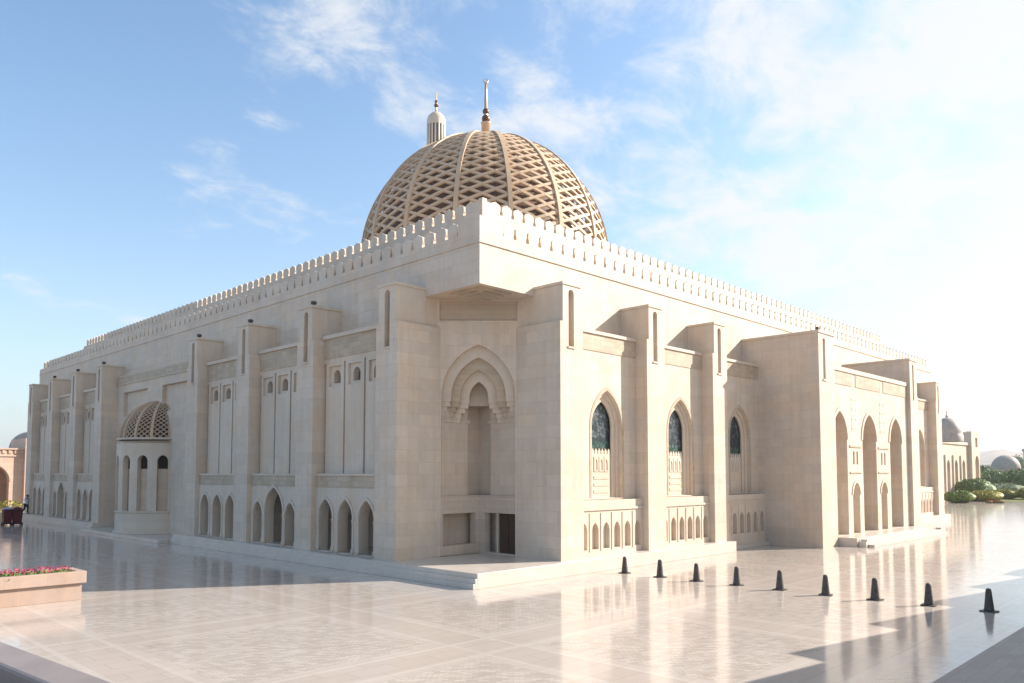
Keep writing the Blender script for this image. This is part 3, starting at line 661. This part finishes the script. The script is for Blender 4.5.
# ------------------------------------------------------------------ minaret behind the dome
def minaret():
    d = 120.; dirv = Vector((CAMPOS.x, CAMPOS.y, 0)); 
    rt = Vector((sin(yaw), -cos(yaw), 0)); fh = Vector((cos(yaw), sin(yaw), 0))
    pos = Vector((CAMPOS.x, CAMPOS.y, 0))+fh*d+rt*((434.3-512)/778.15*d)
    root = empty('minaret', pos, 'slender cream minaret with fluted top rising behind the left of the dome', 'minaret')
    s = d/778.15; zt = 4.2+s*(427.2-115)*1.0+fwv.z*0
    zc = lambda v: 4.2+d*((427.2-v)/778.15*cos(pitch)+sin(pitch))/(cos(pitch)-sin(pitch)*(427.2-v)/778.15)
    c = (pos.x, pos.y, 0); r = 9.3*s
    m = MB(); m.lathe([(r*1.3, 0), (r*1.3, 4), (r*1.12, 5), (r*1.08, zc(170)-6), (r*1.5, zc(170)-5.4), (r*1.5, zc(170)-4.2), (r*.95, zc(170)-4.0), (r*.95, zc(148)), (0, zc(148))], 32, c); m.build('shaft', 'smooth_stone', root)
    k = 16; m = MB()
    for i in range(k):
        a = 2*pi*i/k; p = Vector((c[0]+cos(a)*r*.92, c[1]+sin(a)*r*.92, 0)); m.tube([p+Vector((0, 0, zc(160))), p+Vector((0, 0, zc(121)))], [r*.115, r*.115], 8)
    m.lathe([(r*1.0, zc(126.5)), (r*1.03, zc(121)), (r*.9, zc(117)), (r*.55, zc(113.8)), (r*.2, zc(113)), (0, zc(112.8))], 32, c)
    m.lathe([(r*.9, zc(160)), (r*1.02, zc(158)), (r*1.02, zc(150)), (r*.9, zc(148))], 32, c); m.build('lantern', 'smooth_stone', root)
    m = MB(); m.lathe([(r*.6, zc(160)), (r*.6, zc(122))], 24, c); m.build('lantern_core', 'dark_opening', root)
    m = MB(); m.lathe([(.28, zc(113.5)), (.16, zc(110)), (.2, zc(103)), (.08, zc(100)), (.05, zc(92)), (0, zc(91))], 12, c); m.build('finial', 'gilded', root)
    m = MB()
    for v, rr in ((105.5, .36), (101.8, .28)): m.lathe([(rr*cos(a), rr*sin(a)+zc(v)) for a in [-pi/2+pi*i/10 for i in range(11)]], 14, c)
    m.build('finial_ball', 'bronze', root)
minaret()

# ------------------------------------------------------------------ arcade buildings in the distance
def far_arcade_right():
    y = 13.6; x0, x1 = 92, 129.3; zt = 9.3
    root = empty('arcade_building', (110, y, 0), 'low pale arcade building with small grey dome beyond the right end of the mosque', 'building')
    T = TR['R']; m = MB(); cs = [122.0-4.2*i for i in range(7)]
    m.slab(rect(x0, 124.6, 0, zt), [arch(x, .8, .02, 5.4, 6.35, 8) for x in cs], T, y, y+.8); m.box((x0, y+3, 0), (124.6, y+3.5, zt-.01)); m.box((x0, y+.803, zt-.4), (124.6, y+14, zt-.02)); 
    w = m.build('wall', 'sandstone', root); m = MB()
    for x in [a-2.1 for a in cs]: m.box((x-.1, y-.22, 0), (x+.1, y-.003, zt-2.2))
    m.box((x0, y-.2, zt-.45), (124.6, y-.003, zt+.02)); m.build('trim', 'smooth_stone', w)
    m = MB(); m.slab(rect(124.603, x1, 0, 11.2), [arch(127.6, 1.15, .02, 5.9, 7.2, 8), rect(126.9, 128.2, 8.6, 10.2)], T, y-.6, y+.2); m.box((124.603, y+.203, 0), (x1, y+3, 11.1)); m.build('end_tower', 'sandstone', root)
    dp = Vector((CAMPOS.x, CAMPOS.y, 0))+Vector((cos(yaw), sin(yaw), 0))*116+Vector((sin(yaw), -cos(yaw), 0))*((948-512)/778.15*116); c = (dp.x, dp.y, 8.9); m = MB(); R = 2.1; m.lathe([(R, 0), (R, .9), (R-.1, 1.0)]+[((R-.1)*cos(t), 1.0+2.6*sin(t)) for t in [pi/2*i/12 for i in range(1, 13)]], 36, c); dm = m.build('dome', 'grey_dome', root)
    m = MB(); m.lathe([(.2, 3.55), (.2, 3.9), (.1, 4.0), (.05, 4.6), (0, 4.7)], 10, c); m.build('finial', 'gilded', dm)
far_arcade_right()
def far_arcade_left():
    y = 84.; root = empty('arcade_building', (0, y, 0), 'sunlit pinkish arcade wall with tall arch at the far left beyond the plaza', 'building')
    T = TR['R']; x1 = 4.14; m = MB()
    cs = [1.1-4.7*i for i in range(15)]
    m.slab(rect(-75, x1, 0, 7.15), [arch(x, 1.62, .02, 3.3, 5.2, 10) for x in cs], T, y, y+1); m.box((-75, y+4, 0), (x1, y+4.5, 7.1)); m.box((-75, y+1.003, 6.6), (x1, y+12, 7.1))
    w = m.build('wall', 'warm_stone', root); m = MB(); m.box((-75, y-.12, 6.2), (x1+.1, y-.003, 6.35)); m.box((-75, y-.18, 7.0), (x1+.1, y-.003, 7.2))
    for i in range(120): m.box((x1-.35-.62*i, y-.1, 6.55), (x1-.05-.62*i, y-.003, 6.95))
    for x in cs: arch_ring(m, T, x, 1.65, 3.3, 5.23, .22, y-.08, y-.003)
    m.build('trim', 'warm_stone', w)
    m = MB(); m.box((x1+.003, y-.6, 0), (x1+1.6, y+6, 8.4)); m.build('end_pier', 'warm_stone', root)
    c = (8.9, y+16, 7.0); m = MB(); R = 2.7; m.lathe([(R, 0), (R, .5)]+[(R*cos(t), .5+2.5*sin(t)) for t in [pi/2*i/12 for i in range(1, 13)]], 32, c); m.build('dome', 'grey_dome', root)
far_arcade_left()

# ------------------------------------------------------------------ foliage
def leaf_cloud(m, blobs, n, size, rnd, shell=.7):
    tot = sum(b[3]*b[4]*b[5] for b in blobs)
    for (cx, cy, cz, rx, ry, rz) in blobs:
        for _ in range(int(n*rx*ry*rz/tot)+1):
            u = rnd.uniform(-1, 1); t = rnd.uniform(0, 2*pi); r = rnd.uniform(shell, 1)**.6*rnd.uniform(.93, 1.06)
            q = sqrt(1-u*u); p = Vector((cx+rx*r*q*cos(t), cy+ry*r*q*sin(t), cz+rz*r*u))
            if p.z < .02: p.z = rnd.uniform(.02, .3)
            s = size*rnd.uniform(.6, 1.3); a = Vector((rnd.gauss(0, 1), rnd.gauss(0, 1), rnd.gauss(0, 1))).normalized(); b = a.orthogonal().normalized()
            d = a.cross(b); m.add([p-b*s, p-d*s*.5, p+b*s, p+d*s*.5], [(0, 1, 2, 3)])
def shrub(name, loc, blobs, n, size, mat, label, cat, group=None, trunk=None):
    rnd = random.Random(hash((round(loc[0]), round(loc[1]))) & 0xffff)
    root = empty(name, loc, label, cat, group); L = Vector(loc)
    m = MB(); leaf_cloud(m, [(L.x+b[0], L.y+b[1], L.z+b[2], b[3], b[4], b[5]) for b in blobs], n, size, rnd)
    for b in blobs: m.lathe([(b[3]*.82*cos(t), max(-b[2]+.02, b[5]*.82*sin(t))) for t in [-pi/2+pi*i/8 for i in range(9)]], 10, (L.x+b[0], L.y+b[1], L.z+b[2]), smooth=False)
    m.build('crown' if trunk else 'foliage', mat, root, recalc=False)
    m = MB()
    if trunk: h, r = trunk
    else: h, r = max(b[2]+b[5]*.2 for b in blobs), .07
    m.tube([L, L+Vector((.1, .05, h*.5)), L+Vector((.05, .1, h))], [r, r*.75, r*.4], 7)
    for b in blobs[:8]: m.tube([L+Vector((.05, .05, h*.45)), L+Vector((b[0]*.5, b[1]*.5, (h*.5+b[2])*.5)), L+Vector((b[0], b[1], b[2]))], [r*.5, r*.35, r*.15], 5)
    m.build('trunk' if trunk else 'stem', 'bark', root)
rt_ = Vector((sin(yaw), -cos(yaw), 0)); fh_ = Vector((cos(yaw), sin(yaw), 0))
def at_px(u, d): return Vector((CAMPOS.x, CAMPOS.y, 0))+fh_*d+rt_*((u-512)/778.15*d)
def lumpy(w, dp, h, rnd, k):
    return [(rnd.uniform(-.6, .6)*w, rnd.uniform(-.5, .5)*dp, h*rnd.uniform(.45, .62), w*rnd.uniform(.38, .55), dp*rnd.uniform(.4, .6), h*rnd.uniform(.38, .46)) for _ in range(k)]
def greens():
    rnd = random.Random(3)
    hed = [ (958, 112, 3.0, 1.7, 'leaf_mid', 'clipped grey green hedge at the corner of the plaza nearest the mosque'),
            (984, 118, 3.4, 1.6, 'leaf_yellow', 'low yellow green hedge right of the clipped grey green one'),
            (972, 124, 4.6, 3.3, 'leaf_dark', 'big rounded dark bush in front of the arcade building'),
            (1004, 128, 3.0, 1.6, 'leaf_yellow', 'small golden hedge right of the big rounded dark bush'),
            (1004, 138, 5.5, 2.5, 'leaf_grey', 'pale green bush behind the golden hedge'),
            (1028, 126, 3.0, 2.0, 'leaf_yellow', 'yellowish hedge at the right edge of the view')]
    for u, d, w, h, mat, lab in hed:
        p = at_px(u, d); shrub('hedge' if 'hedge' in lab else 'bush', p, [(0, 0, h*.5, w*.85, w*.6, h*.5)]+lumpy(w, w*.6, h, rnd, 5), 9000, .14, mat, lab, 'hedge' if 'hedge' in lab else 'bush')
    tr = [(992, 170, 4.5, 4.6, 'leaf_mid', 'low tree with rounded green crown behind the bushes beside the arcade'),
          (1013, 160, 5.5, 4.3, 'leaf_dark', 'dark clipped tree mass in front of the distant brown dome'),
          (981, 200, 4, 6.3, 'leaf_grey', 'greyish tree just clear of the arcade tower'),
          (1032, 165, 6, 5.0, 'leaf_dark', 'dark broad tree at the right edge behind the hedges'),
          (1028, 300, 9, 10.5, 'leaf_grey', 'tall hazy tree rising right of the distant brown dome'),
          (990, 260, 6, 6.6, 'leaf_grey', 'grey green tree at the left foot of the distant brown dome')]
    for u, d, w, h, mat, lab in tr:
        p = at_px(u, d); shrub('tree', p, [(0, 0, h*.6, w*.6, w*.6, h*.36)]+lumpy(w, w, h*1.05, rnd, 7), 5000, .3, mat, lab, 'tree', 'trees beyond the plaza', trunk=(h*.6, .3))
    p = at_px(993, 110); m = MB()
    root = empty('flower_bed', p, 'low strip of red flowers in front of the hedges at the plaza edge', 'flowers'); r2 = random.Random(9)
    def strip(mm, n, size, z0, z1):
        for _ in range(n):
            q = p+rt_*r2.uniform(-1.1, 1.1)+fh_*r2.uniform(-.5, .5)+Vector((0, 0, r2.uniform(z0, z1))); a = Vector((r2.gauss(0, 1), r2.gauss(0, 1), r2.gauss(0, 1))).normalized(); b = a.orthogonal().normalized(); dd = a.cross(b)
            mm.add([q-b*size, q-dd*size, q+b*size, q+dd*size], [(0, 1, 2, 3)])
    strip(m, 90, .08, .2, .36); m.build('blossoms', 'petal_red', root, recalc=False); m = MB(); strip(m, 260, .12, .03, .25); m.build('foliage', 'leaf_mid', root, recalc=False)
    # green verge by the far left arcade
    m = MB(); root = empty('hedge', (-6, 79.5, 0), 'long low bright green hedge at the foot of the far left arcade', 'hedge'); rr = random.Random(5)
    leaf_cloud(m, [(-1.5-2.2*i, 80, .5, 1.7, .8, .62) for i in range(14)]+[(2.0, 80.3, .5, 1.3, .8, .6)], 5000, .16, rr); m.build('foliage', 'leaf_yellow', root, recalc=False)
    m = MB()
    for i in range(14): m.tube([(-1.5-2.2*i, 80, 0), (-1.5-2.2*i, 80, .6)], [.05, .03], 5)
    m.build('stem', 'bark', root)
greens()

def hills():
    rnd = random.Random(21); 
    def ridge(name, d, u0, u1, v0, amp, seed):
        rr = random.Random(seed); n = 90; m = MB(); vs = []; ph = [rr.uniform(0, 6.3) for _ in range(6)]
        rows = 7
        for j in range(rows):
            f = j/(rows-1)
            for i in range(n):
                u = u0+(u1-u0)*i/(n-1); base = at_px(u, d*(1-.28*(1-f)))
                h = (473-v0)/778.15*d
                hh = h*(1+amp*sum(sin(u*.012*(k+1)*2.1+ph[k])/(k+1) for k in range(6)))
                vs.append(Vector((base.x, base.y, -1+max(hh, 1)*sin(f*pi/2)*(.92+.16*rr.random()))))
        back = [Vector((v.x, v.y, 0))+fh_*d*.3 for v in vs[-n:]]
        for b in back: b.z = -5
        vs += back
        fs = [(j*n+i, j*n+i+1, (j+1)*n+i+1, (j+1)*n+i) for j in range(rows) for i in range(n-1)]
        m.add(vs, fs, True); tag(m.build(name, 'hill_rock'), kind='structure')
    ridge('hills', 1900, 700, 1700, 452, .10, 4)
    ridge('hills', 3200, -900, 300, 466, .10, 8)
hills()
def far_dome():
    p = at_px(1005, 235); root = empty('domed_pavilion', p, 'distant brown domed pavilion among trees at the far right', 'building')
    m = MB(); c = tuple(p); R = 3.9; hb = 5.4
    m.prism([(p.x+R*1.05*cos(pi/4*i+.2), p.y+R*1.05*sin(pi/4*i+.2)) for i in range(8)], 0, hb); m.build('wall', 'warm_stone', root)
    m = MB(); m.lathe([(R*1.0, hb), (R*1.02, hb+.3)]+[(R*cos(t), hb+.3+4.0*sin(t)) for t in [pi/2*i/14 for i in range(1, 15)]], 40, (p.x, p.y, 0)); m.build('dome', 'grey_dome', root)  # paler grey-brown puts distance haze into the dome's colour
    p = at_px(1031.5, 230); root = empty('tower', p, 'grey tower cut by the right edge of the view', 'tower'); z = 10.5
    m = MB(); m.lathe([(2.2, 0), (2.1, z), (2.5, z+.2), (2.5, z+.8), (1.9, z+1.0), (1.8, z+3), (1.2, z+4), (0, z+4.6)], 16, (p.x, p.y, 0)); m.build('shaft', 'carved_stone', root)
far_dome()

# ------------------------------------------------------------------ unseen arcade added beside the camera, roof edge shaped to cast the stepped shade
def shade_caster():
    h = 6.0; sh = Vector((SAZ.x, SAZ.y))*(h/tan(SUN_EL))
    edge = []
    for k in range(-1, 5):
        x = -3.84+4.92*k+.04*k
        if k >= 0: edge.append((x-.25, -15.62+.02*k)); edge.append((x, -14.64+.1*k*0))
    pts = [(p[0]+sh.x, p[1]+sh.y) for p in edge]
    pts = [(-8.75+sh.x+4.6, -15.62+sh.y)][:0]+pts
    x_end = 46.0
    poly = pts+[(x_end, pts[-1][1]-1.0), (x_end, -40), (pts[0][0]-4.6, -40), (pts[0][0]-4.6, pts[0][1]+.75)]
    root = empty('shade_arcade', (20, -30, 0), 'unseen arcade roof on square piers beside the camera, added to cast the stepped shade', 'arcade')
    m = MB(); m.prism(poly, h-.5, h); m.build('roof', 'sandstone', root); m = MB()
    for i in range(7):
        for yy in (-23.5, -38): m = MB(); m.box((pts[0][0]+1+6*i-.6, yy-.6, .01), (pts[0][0]+1+6*i+.6, yy+.6, h-.503)); m.build('pier', 'sandstone', root)
shade_caster()

# near parapet at the lower left, on the terrace the camera stands on
def near_parapet():
    a = Vector((-20.31, -17.43)); b = Vector((-20.16, -18.96)); d = (b-a).normalized(); n = Vector((-d.y, d.x))
    if n.dot(Vector((CAMPOS.x, CAMPOS.y))-a) < 0: n = -n
    p0 = a-d*6; p1 = a+d*9; root = empty('terrace_parapet', (a.x, a.y, 0), 'dark stone parapet with grey coping cut by the lower left corner', 'parapet')
    def bx(w0, w1, z0, z1):
        q = [p0+n*w0, p1+n*w0, p1+n*w1, p0+n*w1]; m = MB(); m.prism([(v.x, v.y) for v in q], z0, z1); return m
    bx(0, .22, 3.06, 3.2).build('coping', 'parapet_cap', root, bevel=.02); bx(.03, .19, 0, 3.057).build('wall', 'brown_granite', root)
    bx(.225, .60, 2.7, 2.95).build('rail', 'brown_granite', root)
near_parapet()

# ------------------------------------------------------------------ small things on the plaza
def cones():
    pts = [(5.44, -3.19), (5.40, -4.97), (5.40, -6.65), (5.48, -8.32), (5.52, -10.0), (5.45, -11.69), (5.60, -13.28), (5.67, -14.9), (5.77, -16.56)]
    lab = ['dark rubber traffic cone, the farthest one, nearest the mosque corner', 'dark traffic cone, second from the mosque end of the row', 'dark traffic cone, third from the mosque end of the row',
           'dark traffic cone, fourth from the mosque end of the row', 'dark traffic cone in the middle of the row of nine', 'dark traffic cone, fourth from the right end of the row',
           'dark traffic cone, third from the right end of the row', 'dark traffic cone, second from the right end with its foot by the shade', 'dark traffic cone nearest the camera, at the right end of the row']
    b = MB(); b.prism([(x*.215, y*.215) for x, y in ((-1, -.8), (-.8, -1), (.8, -1), (1, -.8), (1, .8), (.8, 1), (-.8, 1), (-1, .8))], .006, .03); bm_ = b.mesh('base', 'rubber')
    c = MB(); c.lathe([(.0, .031), (.150, .031), (.148, .05), (.138, .10), (.082, .64), (.074, .68), (.05, .705), (.0, .715)], 20, (0, 0, 0)); cm = c.mesh('cone_body', 'rubber')
    for (x, y), l in zip(pts, lab):
        r = empty('traffic_cone', (x, y, 0), l, 'traffic cone', 'row of dark cones on the plaza'); r.rotation_euler = (random.uniform(-.004, .004), random.uniform(-.004, .004), random.uniform(-.3, .3)); sc = random.uniform(.97, 1.03); r.scale = (sc, sc, sc)
        link_child('base', bm_, r); link_child('cone_body', cm, r)
cones()

def planter():
    root = empty('planter', (-15.6, 6.2, 0), 'long pinkish stone planter with thick rim at the left edge', 'planter'); x0, x1, y0, y1 = -19.5, -12.86, 5.62, 6.9
    m = MB(); t = .14
    m.box((x0, y0, 0), (x1, y0+t, .56)); m.box((x0, y1-t, 0), (x1, y1, .56)); m.box((x0, y0+t+.002, 0), (x0+t, y1-t-.002, .56)); m.box((x1-t, y0+t+.002, 0), (x1, y1-t-.002, .56)); m.build('box', 'pink_stone', root, bevel=.01)
    m = MB(); o = .11; w = .26
    m.box((x0-o, y0-o, .563), (x1+o, y0-o+w, .95)); m.box((x0-o, y1+o-w, .563), (x1+o, y1+o, .95)); m.box((x0-o, y0-o+w+.002, .563), (x0-o+w, y1+o-w-.002, .95)); m.box((x1+o-w, y0-o+w+.002, .563), (x1+o, y1+o-w-.002, .95)); m.build('rim', 'pink_stone', root, bevel=.015)
    m = MB(); m.box((x0+.16, y0+.16, .3), (x1-.16, y1-.16, .84)); m.build('soil', 'bark', root)
    rnd = random.Random(11); k = 0
    for i in range(18):
        for j in range(3):
            px = x0+.45+i*.342; py = y0+.28+j*.38
            col = 'petal_pink' if rnd.random() < .6 else 'petal_magenta'
            e = empty('flowering_plant', (px, py, .84), 'low plant with bright pink blossoms in the stone planter' if col == 'petal_pink' else 'low plant with deep magenta blossoms in the stone planter', 'flowers', 'pink plants in the planter' if col == 'petal_pink' else 'magenta plants in the planter')
            m = MB(); f = MB()
            for _ in range(34):
                q = Vector((px+rnd.gauss(0, .12), py+rnd.gauss(0, .12), .86+rnd.random()*.13)); a = Vector((rnd.gauss(0, 1), rnd.gauss(0, 1), rnd.gauss(0, 1))).normalized(); b = a.orthogonal().normalized(); d = a.cross(b); s = .045
                m.add([q-b*s, q-d*s*.5, q+b*s, q+d*s*.5], [(0, 1, 2, 3)])
            for _ in range(11):
                q = Vector((px+rnd.gauss(0, .12), py+rnd.gauss(0, .12), .98+rnd.random()*.10)); nz = Vector((rnd.gauss(0, .5), rnd.gauss(0, .5)-.4, 1)).normalized(); b = nz.orthogonal().normalized(); d = nz.cross(b); s = rnd.uniform(.03, .05)
                ring = []
                for t in range(10):
                    rr = s*(1 if t % 2 == 0 else .6); ring.append(q+(b*cos(t*pi/5)+d*sin(t*pi/5))*rr+nz*.012)
                f.add([q]+ring, [(0, 1+t, 1+(t+1) % 10) for t in range(10)])
            m.build('foliage', 'leaf_mid', e, recalc=False); f.build('blossoms', col, e, recalc=False)
planter()

def carts():
    for k, (x, y, lab, pale) in enumerate(((-4.95, 50.35, 'dark red wheeled cart at far left with a pale lilac bundle on its lid', True), (-4.33, 50.0, 'dark red wheeled cart at far left, the right one of the pair', False))):
        r = empty('cart', (x, y, 0), lab, 'cart', 'pair of dark red carts')
        m = MB(); v = []
        for z, w, d in ((.22, .27, .26), (.5, .29, .29), (1.1, .32, .33), (1.3, .31, .32)): v += [(x-w, y-d, z), (x+w, y-d, z), (x+w, y+d, z), (x-w, y+d, z)]
        fs = [(i*4+j, i*4+(j+1) % 4, i*4+4+(j+1) % 4, i*4+4+j) for i in range(3) for j in range(4)]+[(0, 1, 2, 3), (12, 13, 14, 15)]
        m.add(v, fs); m.build('body', 'red_plastic', r, bevel=.03)
        m = MB(); m.lathe([(.40, 1.303), (.42, 1.34), (.36, 1.42), (.2, 1.47), (0, 1.48)], 4, (x, y, 0), pi/4, pi/4+2*pi, False); m.build('lid', 'pale_lilac' if pale else 'red_plastic', r)
        m = MB(); m.tube([(x-.28, y-.36, 1.2), (x+.28, y-.36, 1.2)], [.025, .025], 8); m.build('handle', 'black_rubber', r)
        m = MB(); m.box((x-.33, y-.33, .12), (x+.33, y+.33, .217)); m.build('chassis', 'black_rubber', r)
        for sx in (-.3, .3):
            for sy in (-.26, .26):
                m = MB(); m.tube([(x+sx-.035, y+sy, .12), (x+sx+.035, y+sy, .12)], [.12, .12], 14); m.build('wheel', 'black_rubber', r)
carts()

def skin_chain(name, verts, edges, radii, mat, parent, root=0, sub=2):
    me = bpy.data.meshes.new(name); me.from_pydata(verts, edges, []); o = bpy.data.objects.new(name, me); COL.objects.link(o)
    o.parent = parent; me.materials.append(MATS[mat])
    sk = o.modifiers.new('skin', 'SKIN'); sk.use_smooth_shade = True
    bm = bmesh.new(); bm.from_mesh(me); lay = bm.verts.layers.skin.verify(); bm.verts.ensure_lookup_table()
    for i, v in enumerate(bm.verts): v[lay].radius = (radii[i], radii[i]); v[lay].use_root = (i == root)
    bm.to_mesh(me); bm.free()
    ss = o.modifiers.new('sub', 'SUBSURF'); ss.levels = sub; ss.render_levels = sub
    return o
def person(px, py, pz, rz):
    r = empty('person', (px, py, pz), 'person in a pale shirt and dark trousers walking by the far end of the mosque', 'person'); r.rotation_euler.z = rz
    # x = forward, y = left, z = up; leaning a little forward in mid stride
    V = [(0, 0, .88), (.02, 0, 1.02), (.05, 0, 1.20), (.08, 0, 1.36), (.11, 0, 1.44), (.14, 0, 1.50), (.16, 0, 1.58), (.16, 0, 1.64),
         (.0, .10, .82), (.16, .10, .47), (.10, .10, .09), (.14, .10, .04), (.26, .11, .03),
         (.0, -.10, .82), (-.06, -.10, .46), (-.30, -.10, .13), (-.29, -.10, .06), (-.19, -.11, .03),
         (.07, .18, 1.35), (-.04, .22, 1.09), (.08, .23, .86), (.11, .23, .78),
         (.07, -.18, 1.35), (.12, -.22, 1.08), (.30, -.21, .92), (.37, -.20, .88)]
    E = [(0, 1), (1, 2), (2, 3), (3, 4), (4, 5), (5, 6), (6, 7), (0, 8), (8, 9), (9, 10), (10, 11), (11, 12), (0, 13), (13, 14), (14, 15), (15, 16), (16, 17), (3, 18), (18, 19), (19, 20), (20, 21), (3, 22), (22, 23), (23, 24), (24, 25)]
    R = [.13, .125, .135, .11, .055, .055, .098, .08, .088, .062, .042, .042, .03, .088, .062, .042, .042, .03, .058, .043, .033, .03, .058, .043, .033, .03]
    skin_chain('body', V, E, R, 'skin', r)
    hands = []
    for (hx, hy, hz, dx, dz) in ((.11, .23, .78, .3, -1), (.37, -.20, .88, 1, -.35)):
        for f in range(5):
            off = (f-2)*.017; ln = (.055, .075, .082, .076, .06)[f]
            i0 = len(hands)
            hands.append(((hx, hy+off*.3, hz+off), (hx+dx*ln*.6, hy+off*.3, hz+dz*ln*.6+off*.5), (hx+dx*ln, hy+off*.3-.01, hz+dz*ln+off*.5)))
    m = MB()
    for a in hands: m.tube(a, [.011, .009, .006], 6)
    o = m.build('fingers', 'skin', None); o.parent = r
    T = [0, 8, 9, 10, 13, 14, 15]; idx = {v: i for i, v in enumerate(T)}
    skin_chain('trousers', [V[i] if i != 0 else (0, 0, .92) for i in T], [(0, 1), (1, 2), (2, 3), (0, 4), (4, 5), (5, 6)], [.155, .108, .082, .07, .108, .082, .07], 'dark_cotton', r)
    S = [1, 2, 3, 18, 19, 20, 22, 23, 24, 0]; idx = {v: i for i, v in enumerate(S)}
    skin_chain('shirt', [V[i] for i in S], [(0, 1), (1, 2), (2, 3), (3, 4), (4, 5), (2, 6), (6, 7), (7, 8), (0, 9)], [.15, .16, .135, .082, .062, .05, .082, .062, .05, .15], 'white_cotton', r)
    m = MB(); m.lathe([(.0, 1.74), (.06, 1.735), (.10, 1.69), (.112, 1.63), (.105, 1.585), (.09, 1.57)], 14, (.145, 0, 0)); o = m.build('hair', 'hair', None); o.parent = r
    for sy in (.10, -.10):
        pass
    m = MB(); m.box((.09, .06, .0), (.30, .15, .075)); m.box((-.33, -.15, .0), (-.12, -.06, .09)); o = m.build('shoes', 'black_rubber', None, bevel=.02); o.parent = r
person(-1.84, 57.8, .55, radians(-60))

# ------------------------------------------------------------------ thin dusty air
def haze():
    m = MB(); m.box((-4700, -4700, -6.5), (4700, 4700, 95)); mt = bpy.data.materials.new('haze_air'); MATS['haze_air'] = mt; mt.use_nodes = True; nt = mt.node_tree
    nt.nodes.remove(nt.nodes['Principled BSDF']); v = nt.nodes.new('ShaderNodeVolumePrincipled'); v.inputs['Density'].default_value = HAZE_DENSITY; v.inputs['Color'].default_value = (.93, .95, 1, 1); v.inputs['Anisotropy'].default_value = .3
    nt.links.new(v.outputs[0], nt.nodes['Material Output'].inputs['Volume'])
    tag(m.build('haze', 'haze_air'), kind='stuff')
HAZE_DENSITY = .00024
haze()

# small dark floodlights on buttress caps and steps
def floodlights():
    spots = [((-1.45, LB[1]+.35, ZC), 'on the cap of the first left buttress from the corner'), ((-1.45, LB[2]+.35, ZC), 'on the cap of the second left buttress from the corner'),
             ((-1.45, LB[3]+.35, ZC), 'on the buttress cap right of the domed apse'), ((-1.45, 39.75, ZC), 'on the buttress cap left of the domed apse'), ((-1.45, 45.75, ZC), 'on the third buttress cap from the far left end'),
             ((-1.45, 51.95, ZC), 'on the second buttress cap from the far left end'), ((22.4, -4.5, ZC), 'on top of the near porch pier')]
    for (x, y, z), l in spots:
        r = empty('floodlight', (x, y, z), 'small dark floodlight '+l, 'floodlight', 'small floodlights on the mosque')
        m = MB(); m.box((x-.05, y-.05, z+.003), (x+.05, y+.05, z+.07)); m.build('bracket', 'black_rubber', r)
        m = MB(); m.box((x-.12, y-.09, z+.073), (x+.12, y+.09, z+.23)); m.build('lamp_body', 'rubber', r, bevel=.02)
floodlights()
